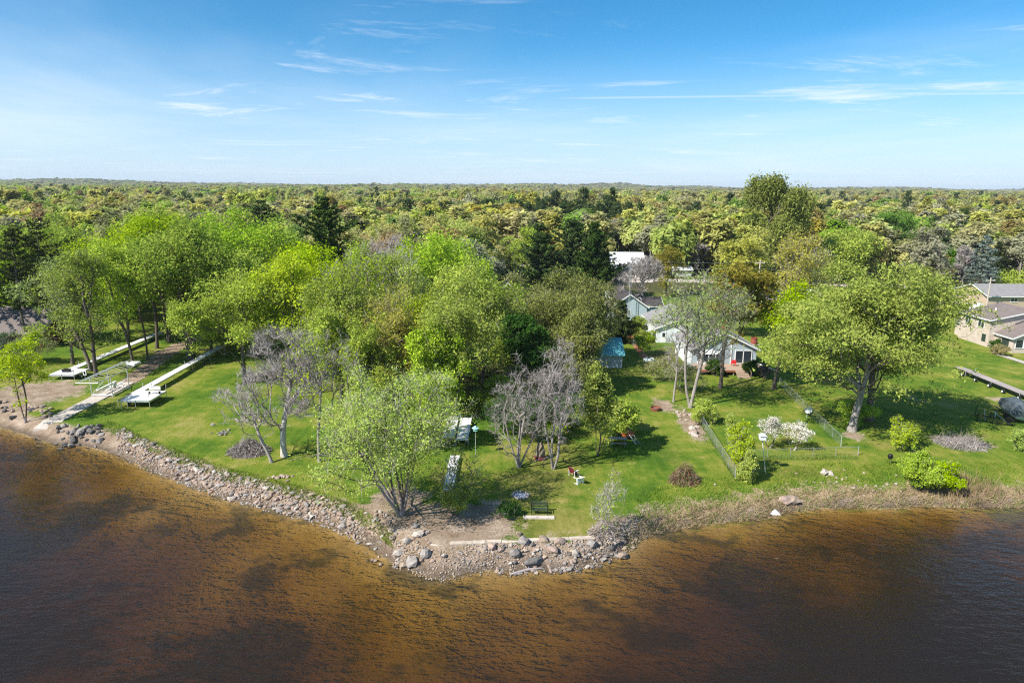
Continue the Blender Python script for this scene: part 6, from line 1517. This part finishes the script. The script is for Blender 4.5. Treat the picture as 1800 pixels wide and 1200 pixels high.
def band(n, x0, x1, lo, hi, clump=0.0):
    out = []
    while len(out) < n:
        px = rg_.uniform(x0, x1, 4000); u = rg_.uniform(lo, hi, 4000); py = np.interp(px, wlx, wly) - u
        k = .5 + .5 * np.sin(px * .11 + 2 * np.sin(u * .13)) * np.sin(px * .043 + u * .2)
        sel = rg_.random(4000) < (1 - clump) + clump * k
        out += list(zip(px[sel], py[sel]))
    return out[:n]
blades('dry_reeds', 'flattened straw-coloured reeds along the right shore', 'reeds', band(12500, 1100, 1840, 3, 32, .95), (.25, .75), (.03, .07), 1.0, 'straw')
blades('dry_reeds', 'upright pale cattail stalks at the right shore', 'reeds', [(rg_.normal(1678, 14), rg_.normal(858, 8)) for k in range(500)] + [(rg_.normal(1715, 20), rg_.normal(862, 8)) for k in range(300)], (.8, 1.7), (.03, .06), .18, 'straw')
blades('shore_grass', 'rough green grass above the right shore reeds', 'grass', band(9000, 1120, 1840, 34, 78, .9), (.2, .5), (.03, .07), .5, 'grass_blade', 0)
blades('bank_grass', 'rough green grass fringe along the top of the left riprap', 'grass', band(7000, 180, 690, 34, 54, .8), (.2, .5), (.03, .07), .5, 'grass_blade', 0)
blades('bank_straw', 'dry straw tufts among the left riprap stones', 'grass', band(3500, 180, 760, 3, 48, .9), (.2, .45), (.02, .05), .8, 'straw')
blades('point_litter', 'brown plant litter along the waterline of the point', 'litter', band(4200, 640, 1130, 1, 22, .8), (.15, .4), (.02, .05), 1.2, 'leaf_twig', -.8)
blades('fence_weeds', 'uncut weeds along the chain-link fences', 'grass', [(px, np.interp(px, (1232, 1292), (745, 842)) + rg_.normal(0, 2)) for px in rg_.uniform(1232, 1296, 1500)] + [(px, 806 + rg_.normal(0, 2)) for px in rg_.uniform(1308, 1508, 1500)], (.2, .5), (.03, .06), .4, 'grass_blade', 0)
blades('shore_sprouts', 'green shoots growing through the right shore reeds', 'grass', band(5000, 1100, 1840, 6, 50, .98), (.2, .55), (.03, .07), .45, 'grass_blade')
tx = rg_.uniform(150, 1830, 60000); ty = rg_.uniform(655, 900, 60000); kp = ty < np.interp(tx, wlx, wly) - 40
blades('lawn_tufts', 'coarse grass tufts and clover scattered through the lawns', 'grass', list(zip(tx[kp], ty[kp]))[:32000], (.05, .16), (.05, .13), .9, 'grass_blade', 0)
# haze: clear spring air that pales the farthest woods
m, n, l, p = newmat('haze_air'); nt = m.node_tree; nt.nodes.remove(p)
pv = node(nt, 'ShaderNodeVolumePrincipled'); pv.inputs['Color'].default_value = (.80, .88, 1.0, 1); pv.inputs['Density'].default_value = HAZE; pv.inputs['Anisotropy'].default_value = .0
nt.links.new(pv.outputs[0], nt.nodes['Material Output'].inputs['Volume'])
if HAZE > 0: tag(MB().box(float(gx[0]) - 60, float(gx[-1]) + 60, float(gy[0]) - 60, float(gy[-1]) + 60, -12, float(max(hillz(pts[:, 0], pts[:, 1]) + 21 * np.array(scl)[:, 2])) + 2).build('haze', 'haze_air'), kind='stuff')
